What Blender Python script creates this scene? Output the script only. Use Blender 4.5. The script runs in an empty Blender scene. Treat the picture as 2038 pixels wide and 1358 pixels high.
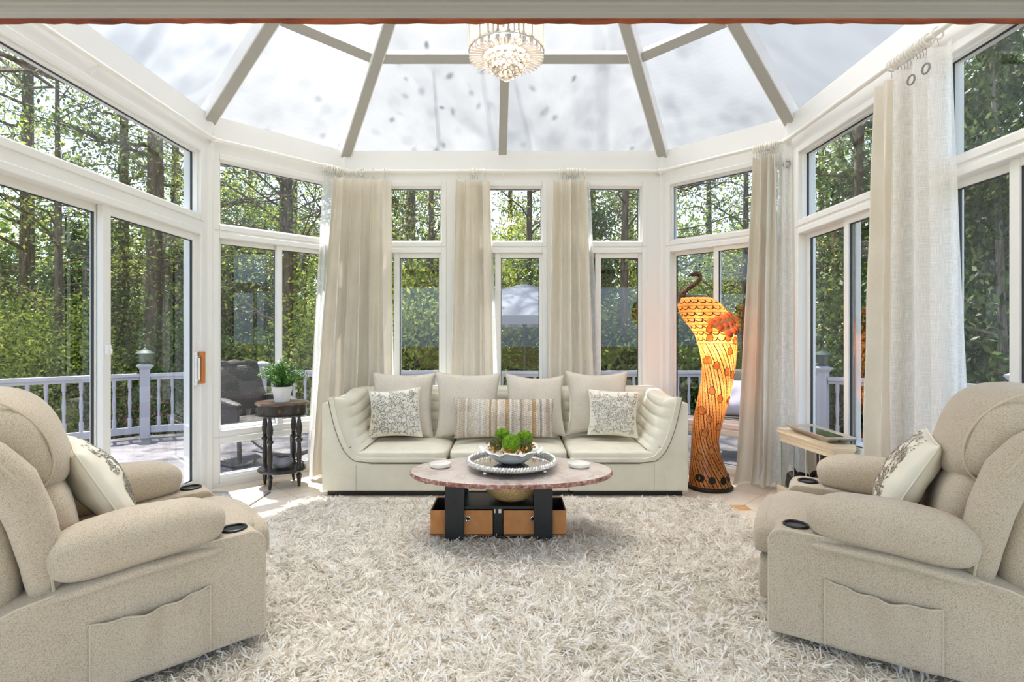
import bpy, bmesh, math, random
import numpy as np
from mathutils import Vector, Matrix, Quaternion
PI = math.pi
R = math.radians
SC = bpy.context.scene
COL = SC.collection

# ---------------------------------------------------------------- camera, sky, sun, exposure
F_PX = 1045.0                       # focal length in pixels of the 2038 px wide frame
HZ = 670.0                          # row of the horizon
EYE = 1.2
cam_data = bpy.data.cameras.new('camera')
cam = bpy.data.objects.new('camera', cam_data); COL.objects.link(cam)
cam_data.sensor_width = 36.0
cam_data.lens = F_PX / 2038.0 * 36.0
cam_data.shift_y = (HZ - 679.0) / 2038.0
cam.location = (0, 0, EYE); cam.rotation_euler = (PI / 2, 0, 0)
cam_data.clip_start = 0.05; cam_data.clip_end = 300
SC.camera = cam

world = bpy.data.worlds.new('sky'); SC.world = world
world.use_nodes = True
wn = world.node_tree.nodes; wl = world.node_tree.links
wn.clear()
w_out = wn.new('ShaderNodeOutputWorld'); w_bg = wn.new('ShaderNodeBackground')
w_sky = wn.new('ShaderNodeTexSky')
SUN_EL, SUN_AZ = 56.0, 212.0
try:
    w_sky.sky_type = 'NISHITA'; w_sky.sun_disc = False
    w_sky.sun_elevation = R(50); w_sky.air_density = 1.0; w_sky.dust_density = 1.5; w_sky.ozone_density = 1.0
except Exception:
    pass
SKY_STRENGTH = 0.24
w_bg.inputs['Strength'].default_value = SKY_STRENGTH
w_mix = wn.new('ShaderNodeMixRGB'); w_mix.inputs[0].default_value = 0.62; w_mix.inputs[2].default_value = (2.55, 3.15, 4.25, 1)   # hazy spring sky
wl.new(w_sky.outputs[0], w_mix.inputs[1]); wl.new(w_mix.outputs[0], w_bg.inputs[0]); wl.new(w_bg.outputs[0], w_out.inputs[0])

sun_dir = Vector((-0.24, 0.30, 0.92)).normalized()
sl = bpy.data.lights.new('sun', 'SUN'); sl.energy = 9.0; sl.angle = R(1.2); sl.color = (1.0, 0.98, 0.95)
sun = bpy.data.objects.new('sun', sl); COL.objects.link(sun)
sun.rotation_euler = sun_dir.to_track_quat('Z', 'Y').to_euler()
sun.location = sun_dir * 30

SC.view_settings.view_transform = 'Standard'
SC.view_settings.look = 'None'
SC.view_settings.exposure = 1.22
SC.view_settings.gamma = 1.0
SC.view_settings.use_curve_mapping = False
try:
    cy = SC.cycles
    cy.max_bounces = 9; cy.diffuse_bounces = 5; cy.glossy_bounces = 3; cy.transmission_bounces = 6
    cy.transparent_max_bounces = 16; cy.caustics_reflective = False; cy.caustics_refractive = True
    cy.sample_clamp_indirect = 6.0; cy.use_denoising = True; cy.blur_glossy = 0.5
except Exception:
    pass

def at(px, py, y):
    """the point of the place seen at a pixel of the photograph, y metres ahead"""
    return Vector(((px - 1019.0) * y / F_PX, y, EYE - (py - HZ) * y / F_PX))
def floor_at(px, py):
    return at(px, py, EYE * F_PX / (py - HZ))

# ---------------------------------------------------------------- objects
def tag(o, label=None, cat=None, group=None, kind=None):
    if label: o['label'] = label
    if cat: o['category'] = cat
    if group: o['group'] = group
    if kind: o['kind'] = kind
    return o
def thing(name, label, cat, loc=(0, 0, 0), rotz=0.0, group=None, kind=None):
    o = bpy.data.objects.new(name, None); COL.objects.link(o)
    o.empty_display_size = 0.1
    o.location = loc; o.rotation_euler = (0, 0, rotz)
    return tag(o, label, cat, group, kind)
def root_matrix(o):
    return Matrix.LocRotScale(o.location, o.rotation_euler, o.scale)
def full_matrix(o):
    m = root_matrix(o)
    return full_matrix(o.parent) @ m if o.parent else m
def dup(root, loc=None, rotz=None, label=None, group=None, scale=None):
    r = root.copy(); COL.objects.link(r)
    if loc is not None: r.location = loc
    if rotz is not None: r.rotation_euler = (0, 0, rotz)
    if scale is not None: r.scale = scale
    if label: r['label'] = label
    if group: r['group'] = group
    for ch in list(root.children):
        c = ch.copy(); COL.objects.link(c); c.parent = r
        for g in list(ch.children):
            d = g.copy(); COL.objects.link(d); d.parent = c
    return r

class MB:
    def __init__(s):
        s.v = []; s.f = []; s.uv = {}
    def add(s, vs, fs, M=None):
        b = len(s.v)
        for p in vs:
            p = Vector(p)
            s.v.append(M @ p if M is not None else p)
        for f in fs: s.f.append([b + i for i in f])
        return b
    def box(s, x0, x1, y0, y1, z0, z1, M=None):
        vs = [(x, y, z) for z in (z0, z1) for y in (y0, y1) for x in (x0, x1)]
        s.add(vs, [(0, 2, 3, 1), (4, 5, 7, 6), (0, 1, 5, 4), (1, 3, 7, 5), (3, 2, 6, 7), (2, 0, 4, 6)], M); return s
    def loft(s, rings, closed=True, cap=True, M=None, loop=False):
        n = len(rings[0]); vs = [p for r in rings for p in r]; fs = []
        m = len(rings)
        for i in range(m if loop else m - 1):
            j = (i + 1) % m
            for k in range(n if closed else n - 1):
                q = (k + 1) % n
                fs.append((i * n + k, i * n + q, j * n + q, j * n + k))
        if cap and closed and not loop:
            fs.append(tuple(range(n))[::-1]); fs.append(tuple((m - 1) * n + k for k in range(n)))
        s.add(vs, fs, M); return s
    def lathe(s, prof, n=24, M=None, cap=True, wob=None):
        rings = []
        for (r, z) in prof:
            rings.append([(r * math.cos(2 * PI * k / n) * (wob(k / n, z) if wob else 1), r * math.sin(2 * PI * k / n) * (wob(k / n, z) if wob else 1), z) for k in range(n)])
        return s.loft(rings, True, cap, M)
    def tube(s, path, r, n=8, M=None, loop=False, cap=True):
        P = [Vector(p) for p in path]; m = len(P); rings = []
        up = Vector((0, 0, 1)); prev = None
        for i, p in enumerate(P):
            if loop: t = P[(i + 1) % m] - P[i - 1]
            else: t = P[min(i + 1, m - 1)] - P[max(i - 1, 0)]
            if t.length < 1e-9: t = Vector((0, 0, 1))
            t.normalize()
            if prev is None:
                a = t.cross(up)
                if a.length < 0.05: a = t.cross(Vector((1, 0, 0)))
            else:
                a = prev - t * prev.dot(t)
                if a.length < 1e-6: a = t.cross(up)
            a.normalize(); prev = a; b = t.cross(a)
            rr = r[i] if hasattr(r, '__len__') else r
            rings.append([p + a * (rr * math.cos(2 * PI * k / n)) + b * (rr * math.sin(2 * PI * k / n)) for k in range(n)])
        return s.loft(rings, True, cap, M, loop)
    def soft(s, path, half, side, n=20, e=2.4, endp=2.6, M=None, m=18):
        """padded roll: sections along a path, half = (sideways, thick) per path point, rounded ends"""
        P = [Vector(p) for p in path]; side = Vector(side).normalized(); rings = []
        H = [half] * len(P) if not hasattr(half[0], '__len__') else half
        for i in range(m + 1):
            tt = -math.cos(PI * i / m) * 0.5 + 0.5
            x = tt * (len(P) - 1); k = min(int(x), len(P) - 2); fr = x - k
            fr2 = fr
            p = P[k].lerp(P[k + 1], fr2)
            t0 = (P[min(k + 1, len(P) - 1)] - P[max(k - 0, 0)]); t1 = (P[min(k + 2, len(P) - 1)] - P[k])
            t = t0.lerp(t1, fr).normalized()
            a = H[k][0] * (1 - fr) + H[k + 1][0] * fr; b = H[k][1] * (1 - fr) + H[k + 1][1] * fr
            sc = max(0.02, (1 - abs(2 * tt - 1) ** endp)) ** (1 / endp)
            nn = t.cross(side).normalized()
            ring = []
            for q in range(n):
                th = 2 * PI * q / n; c, si = math.cos(th), math.sin(th)
                ring.append(p + side * (a * sc * math.copysign(abs(c) ** (2 / e), c)) + nn * (b * sc * math.copysign(abs(si) ** (2 / e), si)))
            rings.append(ring)
        return s.loft(rings, True, True, M)
    def sq(s, c, h, e1=0.4, e2=0.4, nu=36, nv=20, M=None, fn=None):
        """soft box (superquadric)"""
        rings = []
        sp = lambda w, e: math.copysign(abs(w) ** e, w)
        for j in range(1, nv):
            v = -PI / 2 + PI * j / nv; ring = []
            for i in range(nu):
                u = 2 * PI * i / nu
                p = Vector((h[0] * sp(math.cos(v), e1) * sp(math.cos(u), e2), h[1] * sp(math.cos(v), e1) * sp(math.sin(u), e2), h[2] * sp(math.sin(v), e1)))
                if fn: p = fn(p)
                ring.append(Vector(c) + p)
            rings.append(ring)
        return s.loft(rings, True, True, M)
    def prism(s, poly, axis, a0, a1, M=None):
        """extrude a 2D polygon; axis 'y' -> poly is (x,z); 'x' -> (y,z); 'z' -> (x,y)"""
        def P(p, a): return {'y': (p[0], a, p[1]), 'x': (a, p[0], p[1]), 'z': (p[0], p[1], a)}[axis]
        return s.loft([[P(p, a0) for p in poly], [P(p, a1) for p in poly]], True, True, M)
    def build(s, name, mat=None, parent=None, smooth=None, bevel=0, seg=2, sub=0, world=False, solid=0, sharp=40, label=None):
        me = bpy.data.meshes.new(name)
        vs = s.v
        if world and parent is not None:
            inv = full_matrix(parent).inverted(); vs = [inv @ p for p in vs]
        me.from_pydata([tuple(p) for p in vs], [], s.f)
        bm = bmesh.new(); bm.from_mesh(me); bmesh.ops.recalc_face_normals(bm, faces=bm.faces[:]); bm.to_mesh(me); bm.free()
        o = bpy.data.objects.new(name, me); COL.objects.link(o)
        if mat is not None:
            for mm in (mat if isinstance(mat, (list, tuple)) else [mat]): me.materials.append(mm)
        if smooth is None: smooth = not bevel
        if smooth or bevel:
            me.polygons.foreach_set('use_smooth', [True] * len(me.polygons))
            me.set_sharp_from_angle(angle=R(sharp))
        if bevel:
            md = o.modifiers.new('bevel', 'BEVEL'); md.width = bevel; md.segments = seg; md.limit_method = 'ANGLE'; md.angle_limit = R(35)
            md.harden_normals = False
        if solid:
            md = o.modifiers.new('solid', 'SOLIDIFY'); md.thickness = solid; md.offset = 0
        if sub:
            md = o.modifiers.new('sub', 'SUBSURF'); md.levels = sub; md.render_levels = sub
        if parent is not None: o.parent = parent
        if label: o['label'] = label
        return o

def np_mesh(name, verts, faces, mat, parent=None, smooth=False, uv=None):
    """fast mesh: verts (n,3), faces (m,k) arrays"""
    verts = np.asarray(verts, dtype=np.float32); faces = np.asarray(faces, dtype=np.int32)
    me = bpy.data.meshes.new(name); k = faces.shape[1]
    me.vertices.add(len(verts)); me.vertices.foreach_set('co', verts.ravel())
    me.loops.add(faces.size); me.loops.foreach_set('vertex_index', faces.ravel())
    me.polygons.add(len(faces)); me.polygons.foreach_set('loop_start', np.arange(0, faces.size, k, dtype=np.int32))
    try: me.polygons.foreach_set('loop_total', np.full(len(faces), k, dtype=np.int32))
    except Exception: pass
    if smooth: me.polygons.foreach_set('use_smooth', np.ones(len(faces), dtype=bool))
    if uv is not None:
        l = me.uv_layers.new(name='UVMap'); l.data.foreach_set('uv', np.asarray(uv, dtype=np.float32)[faces.ravel()].ravel())
    me.update(calc_edges=True); me.validate()
    for mm in (mat if isinstance(mat, (list, tuple)) else [mat]): me.materials.append(mm)
    o = bpy.data.objects.new(name, me); COL.objects.link(o)
    if parent is not None: o.parent = parent
    return o
def grid_mesh(name, pts, mat, parent=None, closed_u=False, smooth=True, uvs=(1, 1)):
    """pts[j][i] rows -> mesh with UVs"""
    P = np.asarray([[tuple(p) for p in row] for row in pts], dtype=np.float32); nv, nu = P.shape[:2]
    ii = np.arange(nu - 1); jj = np.arange(nv - 1)
    a = (jj[:, None] * nu + ii[None]).ravel()
    faces = np.stack([a, a + 1, a + nu + 1, a + nu], 1)
    uu, vv = np.meshgrid(np.linspace(0, uvs[0], nu), np.linspace(0, uvs[1], nv))
    return np_mesh(name, P.reshape(-1, 3), faces, mat, parent, smooth, np.stack([uu.ravel(), vv.ravel()], 1))

# ---------------------------------------------------------------- materials
def lin(r, g, b):
    return tuple(((c / 255) / 12.92 if c / 255 <= 0.04045 else ((c / 255 + 0.055) / 1.055) ** 2.4) for c in (r, g, b)) + (1,)
class NT:
    """small node helper"""
    def __init__(s, name):
        s.m = bpy.data.materials.new(name); s.m.use_nodes = True; s.t = s.m.node_tree; s.t.nodes.clear()
        s.out = s.t.nodes.new('ShaderNodeOutputMaterial')
    def n(s, typ, ins=None, **kw):
        nd = s.t.nodes.new('ShaderNode' + typ)
        for k, v in kw.items(): setattr(nd, k, v)
        for k, v in (ins or {}).items():
            sock = nd.inputs[k]
            if hasattr(v, 'is_output'): s.t.links.new(v, sock)
            else: sock.default_value = v
        return nd
    def math(s, op, a, b=0.0, c=0.0):
        return s.n('Math', {0: a, 1: b, 2: c}, operation=op).outputs[0]
    def ramp(s, fac, stops):
        nd = s.n('ValToRGB', {0: fac}); el = nd.color_ramp.elements
        while len(el) < len(stops): el.new(0.5)
        for e, (p, c) in zip(el, stops):
            e.position = p; e.color = c if len(c) == 4 else tuple(c) + (1,)
        return nd.outputs[0]
    def mix(s, fac, a, b, blend='MIX'):
        nd = s.n('MixRGB', {0: fac, 1: a, 2: b}, blend_type=blend); return nd.outputs[0]
    def bump(s, h, strength=0.3, dist=0.01):
        return s.n('Bump', {'Height': h, 'Strength': strength, 'Distance': dist}).outputs[0]
    def obj(s): return s.n('TexCoord').outputs['Object']
    def uv(s): return s.n('TexCoord').outputs['UV']
    def noise(s, vec, scale, detail=3, rough=0.55, out=0):
        return s.n('TexNoise', {'Vector': vec, 'Scale': scale, 'Detail': detail, 'Roughness': rough}).outputs[out]
    def done(s, shader):
        s.t.links.new(shader, s.out.inputs[0]); return s.m
    def pbr(s, **ins):
        p = s.n('BsdfPrincipled'); names = {'color': 'Base Color', 'rough': 'Roughness', 'metal': 'Metallic', 'normal': 'Normal', 'spec': 'Specular IOR Level', 'coat': 'Coat Weight', 'sheen': 'Sheen Weight', 'trans': 'Transmission Weight'}
        for k, v in ins.items():
            sock = p.inputs[names[k]]
            if hasattr(v, 'is_output'): s.t.links.new(v, sock)
            else: sock.default_value = v
        return p.outputs[0]
def simple(name, col, rough=0.5, metal=0.0, var=0.0, scale=6.0, bump=0.0, bscale=60.0, spec=0.5, coat=0.0, bdist=0.004):
    t = NT(name); c = col; kw = {}
    if var:
        n = t.noise(t.obj(), scale, 4)
        c = t.mix(n, tuple(x * (1 - var) for x in col[:3]) + (1,), tuple(min(1, x * (1 + var)) for x in col[:3]) + (1,))
    if bump: kw['normal'] = t.bump(t.noise(t.obj(), bscale, 3), bump, bdist)
    return t.done(t.pbr(color=c, rough=rough, metal=metal, spec=spec, coat=coat, **kw))
M = {}
M['white'] = simple('white_vinyl', lin(236, 235, 232), 0.42, var=0.02, scale=3, spec=0.4)
M['trim_shaded'] = simple('white_trim_in_shade', lin(168, 168, 170), 0.5, var=0.05, scale=2)  # white casing whose shade is put into this grey
M['beam_face'] = simple('beam_cap', lin(170, 168, 160), 0.45, var=0.03, scale=2)
M['dark_gasket'] = simple('dark_gasket', lin(38, 40, 40), 0.5)
M['black_wood'] = simple('black_wood', lin(28, 28, 28), 0.38, var=0.3, scale=8)
M['black_plastic'] = simple('black_plastic', lin(18, 18, 19), 0.25)
M['chrome'] = simple('polished_metal', lin(205, 203, 198), 0.16, metal=1.0)
M['silver'] = simple('silver_metal', lin(222, 219, 212), 0.36, metal=1.0, var=0.06, scale=14)
M['steel'] = simple('steel', lin(150, 150, 148), 0.35, metal=1.0)
M['orange_wood'] = simple('orange_wood', lin(196, 122, 58), 0.45, var=0.15, scale=20)
M['ring'] = simple('cream_ring', lin(240, 236, 226), 0.4)
M['rod'] = simple('cream_rod', lin(240, 237, 230), 0.4)
M['bark'] = None

def glass_mat(name, tint, ior=1.5, rough=0.0, extra=0.0):
    t = NT(name)
    fr = t.n('Fresnel', {'IOR': ior}).outputs[0]
    if extra: fr = t.math('ADD', fr, extra)
    tr = t.n('BsdfTransparent', {0: tint}).outputs[0]; gl = t.n('BsdfGlossy', {0: (1, 1, 1, 1), 'Roughness': rough}).outputs[0]
    return t.done(t.n('MixShader', {0: fr, 1: tr, 2: gl}).outputs[0])
M['glass'] = glass_mat('window_glass', (0.93, 0.955, 0.945, 1), 1.55, 0.0, 0.015)
M['clear_glass'] = glass_mat('clear_glass', (0.93, 0.95, 0.95, 1), 1.45)

def poly_roof():
    t = NT('ribbed_polycarbonate')
    uv = t.uv()
    sx = t.n('SeparateXYZ', {0: uv}).outputs[0]
    rib = t.math('ABSOLUTE', t.math('SINE', t.math('MULTIPLY', sx, PI / 0.016)))
    d = t.noise(t.obj(), 1.6, 4)
    col = t.mix(t.math('POWER', rib, 6.0), (0.162, 0.163, 0.164, 1), (0.138, 0.139, 0.140, 1))
    col = t.mix(t.math('MULTIPLY', d, 0.14), col, (0.130, 0.131, 0.133, 1))
    a = t.n('BsdfTranslucent', {0: col}).outputs[0]; b = t.n('BsdfDiffuse', {0: (0.9, 0.9, 0.9, 1)}).outputs[0]
    rf = t.n('BsdfRefraction', {0: (0.95, 0.95, 0.95, 1), 'Roughness': 0.85, 'IOR': 1.5}).outputs[0]      # forward scattering through the sheet
    m = t.n('MixShader', {0: 0.06, 1: a, 2: b}).outputs[0]
    return t.done(t.n('MixShader', {0: 0.16, 1: m, 2: rf}).outputs[0])
M['roof'] = poly_roof()
# ---------------------------------------------------------------- the shell of the conservatory
XL, XR, YB = -2.435, 2.257, 4.99
CA, CB, CC, CD = Vector((XL, 4.155)), Vector((-1.605, YB)), Vector((1.45, YB)), Vector((XR, 4.185))
YF = 1.72                                   # the opening to the house
Z_EAVE = 2.945
APEX = Vector((0.02, 2.75, 4.97))

class Wall:
    """wall coordinates: s along the wall (metres from p0), n outwards, z up"""
    def __init__(s, p0, p1):
        s.p0 = Vector((p0[0], p0[1], 0)); d = Vector((p1[0] - p0[0], p1[1] - p0[1], 0)); s.len = d.length; s.t = d.normalized()
        s.n = Vector((-s.t.y, s.t.x, 0))    # left of travel
        s.M = Matrix(((s.t.x, s.n.x, 0, s.p0.x), (s.t.y, s.n.y, 0, s.p0.y), (0, 0, 1, 0), (0, 0, 0, 1)))
    def pt(s, a, n, z): return s.M @ Vector((a, n, z))
    def box(s, mb, a0, a1, z0, z1, n0, n1): mb.box(a0, a1, n0, n1, z0, z1, s.M)
# travelling clockwise seen from above (left wall -> back -> right): outwards is on the left hand
W = {'left': Wall((XL, YF), CA), 'corner_left': Wall(CA, CB), 'back': Wall(CB, CC), 'corner_right': Wall(CC, CD), 'right': Wall(CD, (XR, YF))}

# floor: pale stone tiles laid diagonally with small amber insets
def floor_mat():
    t = NT('travertine_tiles')
    co = t.obj()
    v = t.n('Mapping', {'Vector': co, 'Rotation': (0, 0, PI / 4), 'Location': (0.21, 0.05, 0)}).outputs[0]
    s = t.n('SeparateXYZ', {0: v}); L = 0.42
    def cell(x):
        q = t.math('FRACT', t.math('ADD', t.math('DIVIDE', x, L), 100.0)); return t.math('ABSOLUTE', t.math('SUBTRACT', q, 0.5))
    cx_, cy_ = cell(s.outputs[0]), cell(s.outputs[1])       # 0.5 on a joint
    joint = t.math('GREATER_THAN', t.math('MAXIMUM', cx_, cy_), 0.493)
    inset_d = t.math('ADD', t.math('SUBTRACT', 0.5, cx_), t.math('SUBTRACT', 0.5, cy_))
    # an inset at every second crossing
    fx = t.math('FLOOR', t.math('ADD', t.math('DIVIDE', s.outputs[0], L), 100.5)); fy = t.math('FLOOR', t.math('ADD', t.math('DIVIDE', s.outputs[1], L), 100.5))
    par = t.math('MODULO', t.math('ADD', fx, fy), 2.0)
    inset = t.math('MULTIPLY', t.math('LESS_THAN', inset_d, 0.21), t.math('LESS_THAN', par, 0.5))
    big = t.noise(co, 2.2, 5); fine = t.noise(co, 22, 4)
    stone = t.ramp(t.math('ADD', t.math('MULTIPLY', big, 0.75), t.math('MULTIPLY', fine, 0.25)), [(0.25, lin(218, 198, 174)), (0.5, lin(236, 220, 200)), (0.75, lin(247, 238, 224))])
    amber = t.ramp(t.noise(co, 30, 4), [(0.3, lin(196, 140, 78)), (0.7, lin(232, 190, 130))])
    c = t.mix(joint, stone, lin(186, 172, 150)); c = t.mix(inset, c, amber)
    return t.done(t.pbr(color=c, rough=t.math('ADD', t.math('MULTIPLY', fine, 0.2), 0.22), normal=t.bump(t.math('SUBTRACT', 1.0, joint), 0.3, 0.003)))
M['floor'] = floor_mat()
mb = MB(); mb.loft([[(-2.6, -3.5, 0), (2.45, -3.5, 0), (2.45, 4.25, 0), (1.53, 5.1, 0), (-1.68, 5.1, 0), (-2.6, 4.2, 0)],
                    [(-2.6, -3.5, -0.14), (2.45, -3.5, -0.14), (2.45, 4.25, -0.14), (1.53, 5.1, -0.14), (-1.68, 5.1, -0.14), (-2.6, 4.2, -0.14)]])
tag(mb.build('floor', M['floor'], smooth=False), 'pale travertine tile floor laid diagonally with amber insets', 'floor', kind='structure')

def fill_wall(name, w, z0, z1, openings, label, n0=-0.06, n1=0.06):
    ss = sorted(set([0.0, w.len] + [o[0] for o in openings] + [o[1] for o in openings]))
    zz = sorted(set([z0, z1] + [o[2] for o in openings] + [o[3] for o in openings]))
    mb = MB()
    for a, b in zip(ss, ss[1:]):
        run = None
        for c, d in zip(zz, zz[1:]):
            m = ((a + b) / 2, (c + d) / 2)
            inside = any(o[0] < m[0] < o[1] and o[2] < m[1] < o[3] for o in openings)
            if not inside: run = [run[0], d] if run else [c, d]
            if inside and run: w.box(mb, a, b, run[0], run[1], n0, n1); run = None
        if run: w.box(mb, a, b, run[0], run[1], n0, n1)
    o = mb.build(name, M['white'], smooth=False)
    return tag(o, label, 'wall', kind='structure')

WN = [0]; DN = [0]
def frame_ring(w, mb, s0, s1, z0, z1, fw, n0, n1, fb=None):
    fb = fw if fb is None else fb
    w.box(mb, s0, s0 + fw, z0, z1, n0, n1); w.box(mb, s1 - fw, s1, z0, z1, n0, n1)
    w.box(mb, s0 + fw, s1 - fw, z1 - fw, z1, n0, n1); w.box(mb, s0 + fw, s1 - fw, z0, z0 + fb, n0, n1)
def pane(w, parent, s0, s1, z0, z1, n=0.0, name='glass_pane'):
    mb = MB(); mb.add([w.pt(s0, n, z0), w.pt(s1, n, z0), w.pt(s1, n, z1), w.pt(s0, n, z1)], [(0, 1, 2, 3)])
    o = mb.build(name, M['glass'], parent, smooth=False, world=True)
    g = MB(); e = 0.006; frame_ring(w, g, s0 - 0.002, s1 + 0.002, z0 - 0.002, z1 + 0.002, e, n - 0.008, n + 0.008)
    g.build('gasket', M['dark_gasket'], o, smooth=False, world=True)
    return o
def window(w, s0, s1, z0, z1, label, slider=None, fw=0.045, door=False, latch=False):
    """fixed pane, or a slider: slider = list of (s_a, s_b, n) sashes"""
    if door: DN[0] += 1; nm = 'door_%d' % DN[0]
    else: WN[0] += 1; nm = 'window_%d' % WN[0]
    p = w.pt((s0 + s1) / 2, 0, z0)
    root = thing(nm, label, 'door' if door else 'window', p, 0, kind='structure')
    mb = MB(); frame_ring(w, mb, s0, s1, z0, z1, fw, -0.068, 0.07)
    mb.build('window_frame' if not door else 'door_frame', M['white'], root, bevel=0.006, world=True)
    if not slider:
        mb = MB(); frame_ring(w, mb, s0 + fw, s1 - fw, z0 + fw, z1 - fw, 0.014, -0.04, 0.03)
        mb.build('glazing_bead', M['white'], root, smooth=False, world=True)
        pane(w, root, s0 + fw + 0.012, s1 - fw - 0.012, z0 + fw + 0.012, z1 - fw - 0.012)
    else:
        for k, (a, b, n, sw) in enumerate(slider):
            mb = MB(); frame_ring(w, mb, a, b, z0 + fw * 0.7, z1 - fw * 0.8, sw, n - 0.018, n + 0.018)
            so = mb.build('sash', M['white'], root, bevel=0.004, world=True)
            pane(w, so, a + sw, b - sw, z0 + fw * 0.7 + sw, z1 - fw * 0.8 - sw, n)
    return root

def sR(x): return x - CB.x                       # back wall s from world X
ZT0, ZT1 = 2.045, 2.655                          # transom row
ZL1 = 2.03
# left wall: sliding door with a long transom; s = Y - YF
wl_ = W['left']
o_door = (0.35, 4.045 - YF, 0.02, 2.02); o_tr = (0.35, 4.045 - YF, 2.085, 2.66)
fill_wall('wall_left', wl_, 0, Z_EAVE, [o_door, o_tr], 'white framed wall with the sliding door and its long transom')
window(wl_, *o_tr, 'long transom window above the sliding door', fw=0.045)
dr = window(wl_, *o_door, 'white sliding glass door onto the deck', slider=[(3.075 - YF, 4.01 - YF, -0.022, 0.062), (0.385, 3.13 - YF, 0.022, 0.055)], door=True)
# handle and latch of the door
mb = MB(); q = wl_.pt(3.985 - YF, -0.05, 0.96)
wl_.box(mb, 3.958 - YF, 3.978 - YF, 0.83, 1.08, -0.055, -0.04); wl_.box(mb, 3.962 - YF, 3.974 - YF, 0.86, 1.05, -0.078, -0.062)
wl_.box(mb, 3.962 - YF, 3.974 - YF, 0.86, 0.875, -0.078, -0.04); wl_.box(mb, 3.962 - YF, 3.974 - YF, 1.035, 1.05, -0.078, -0.04)
mb.build('door_handle', M['white'], dr, bevel=0.003, world=True)
mb = MB(); wl_.box(mb, 3.985 - YF, 4.02 - YF, 0.842, 1.085, -0.09, -0.05)
mb.build('pull_bar', M['orange_wood'], dr, bevel=0.004, world=True, label='orange wooden pull bar')
mb = MB(); wl_.box(mb, 3.085 - YF, 3.115 - YF, 1.09, 1.15, -0.06, -0.04); wl_.box(mb, 3.095 - YF, 3.105 - YF, 1.10, 1.125, -0.075, -0.06)
mb.build('latch', M['white'], dr, bevel=0.003, world=True)
# angled walls
for nm, lab in (('corner_left', 'left'), ('corner_right', 'right')):
    w = W[nm]; a, b = 0.045, w.len - 0.045
    ops = [(a, b, ZT0, ZT1), (a, b, 0.405, ZL1), (a, b, 0.03, 0.395)]
    fill_wall('wall_' + nm, w, 0, Z_EAVE, ops, 'white framed angled wall at the ' + lab + ' of the back wall')
    beside = 'beside the side table' if lab == 'left' else 'behind the peacock lamp'
    window(w, *ops[0], 'transom window of the angled wall ' + beside)
    mid = (a + b) / 2 - (0.02 if lab == 'left' else -0.02)
    window(w, *ops[1], 'sliding window of the angled wall ' + beside, slider=[(mid - 0.02, b - 0.03, -0.02, 0.045), (a + 0.03, mid + 0.025, 0.02, 0.045)] if lab == 'left' else [(a + 0.03, mid - 0.06, 0.02, 0.04), (mid - 0.10, b - 0.03, -0.02, 0.045)])
    window(w, *ops[2], 'low fixed window at floor level ' + beside)
# back wall: three bays
w = W['back']; ops = []; bays = [(-1.42, -0.615), (-0.475, 0.33), (0.465, 1.266)]
for (x0, x1) in bays: ops += [(sR(x0), sR(x1), ZT0, ZT1), (sR(x0), sR(x1), 0.405, ZL1), (sR(x0), sR(x1), 0.03, 0.395)]
fill_wall('wall_back', w, 0, Z_EAVE, ops, 'white framed back wall with three window bays behind the sofa')
for k, (x0, x1) in enumerate(bays):
    wh = ('first bay from the side table', 'middle bay with the umbrella outside', 'bay nearest the peacock lamp')[k]
    window(w, *ops[3 * k], 'transom window of the back wall, ' + wh)
    sx = (-1.115, -0.16, 0.785)[k]
    window(w, *ops[3 * k + 1], 'tall sliding window of the back wall, ' + wh, slider=[(sR(sx), sR(x1 - 0.02), -0.02, 0.055), (sR(x0 + 0.03), sR(sx + 0.06), 0.02, 0.045)])
    window(w, *ops[3 * k + 2], 'low fixed window behind the sofa, ' + wh)
# right wall: two bays, s = CD.y - Y
w = W['right']; sY = lambda y: CD.y - y
b1 = (sY(4.065), sY(2.92)); b2 = (sY(2.745), sY(YF + 0.15)); ops = []
for b in (b1, b2): ops += [(b[0], b[1], ZT0, ZT1), (b[0], b[1], 0.405, ZL1), (b[0], b[1], 0.03, 0.395)]
fill_wall('wall_right', w, 0, Z_EAVE, ops, 'white framed wall behind the glass cabinet and the right recliner')
for k, b in enumerate((b1, b2)):
    wh = ('above the glass cabinet', 'behind the right recliner')[k]
    window(w, *ops[3 * k], 'transom window of the right wall ' + wh)
    m = sY(3.48) if k == 0 else sY(2.31)
    window(w, *ops[3 * k + 1], 'sliding window of the right wall ' + wh, slider=[(m - 0.035, b[1] - 0.03, -0.02, 0.05), (b[0] + 0.03, m + 0.03, 0.02, 0.045)])
    window(w, *ops[3 * k + 2], 'low fixed window of the right wall ' + wh)
# corner posts (thin vertical mouldings where two walls meet)
for k, (c, lab) in enumerate(((CA, 'between the sliding door and the angled wall'), (CB, 'behind the long left drape'), (CC, 'between the back wall and the peacock lamp'), (CD, 'between the angled wall and the right wall'))):
    mb = MB(); cen = Vector((-0.09, 2.9)); d = (cen - c).normalized(); p = c + d * 0.03
    mb.lathe([(0.062, 0.0), (0.062, Z_EAVE - 0.02)], 8, Matrix.Translation((p.x, p.y, 0)) @ Matrix.Rotation(R(22.5), 4, 'Z'))
    tag(mb.build('trim_%d' % (k + 1), M['white'], smooth=False), 'white corner post ' + lab, 'corner post', kind='structure')

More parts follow.
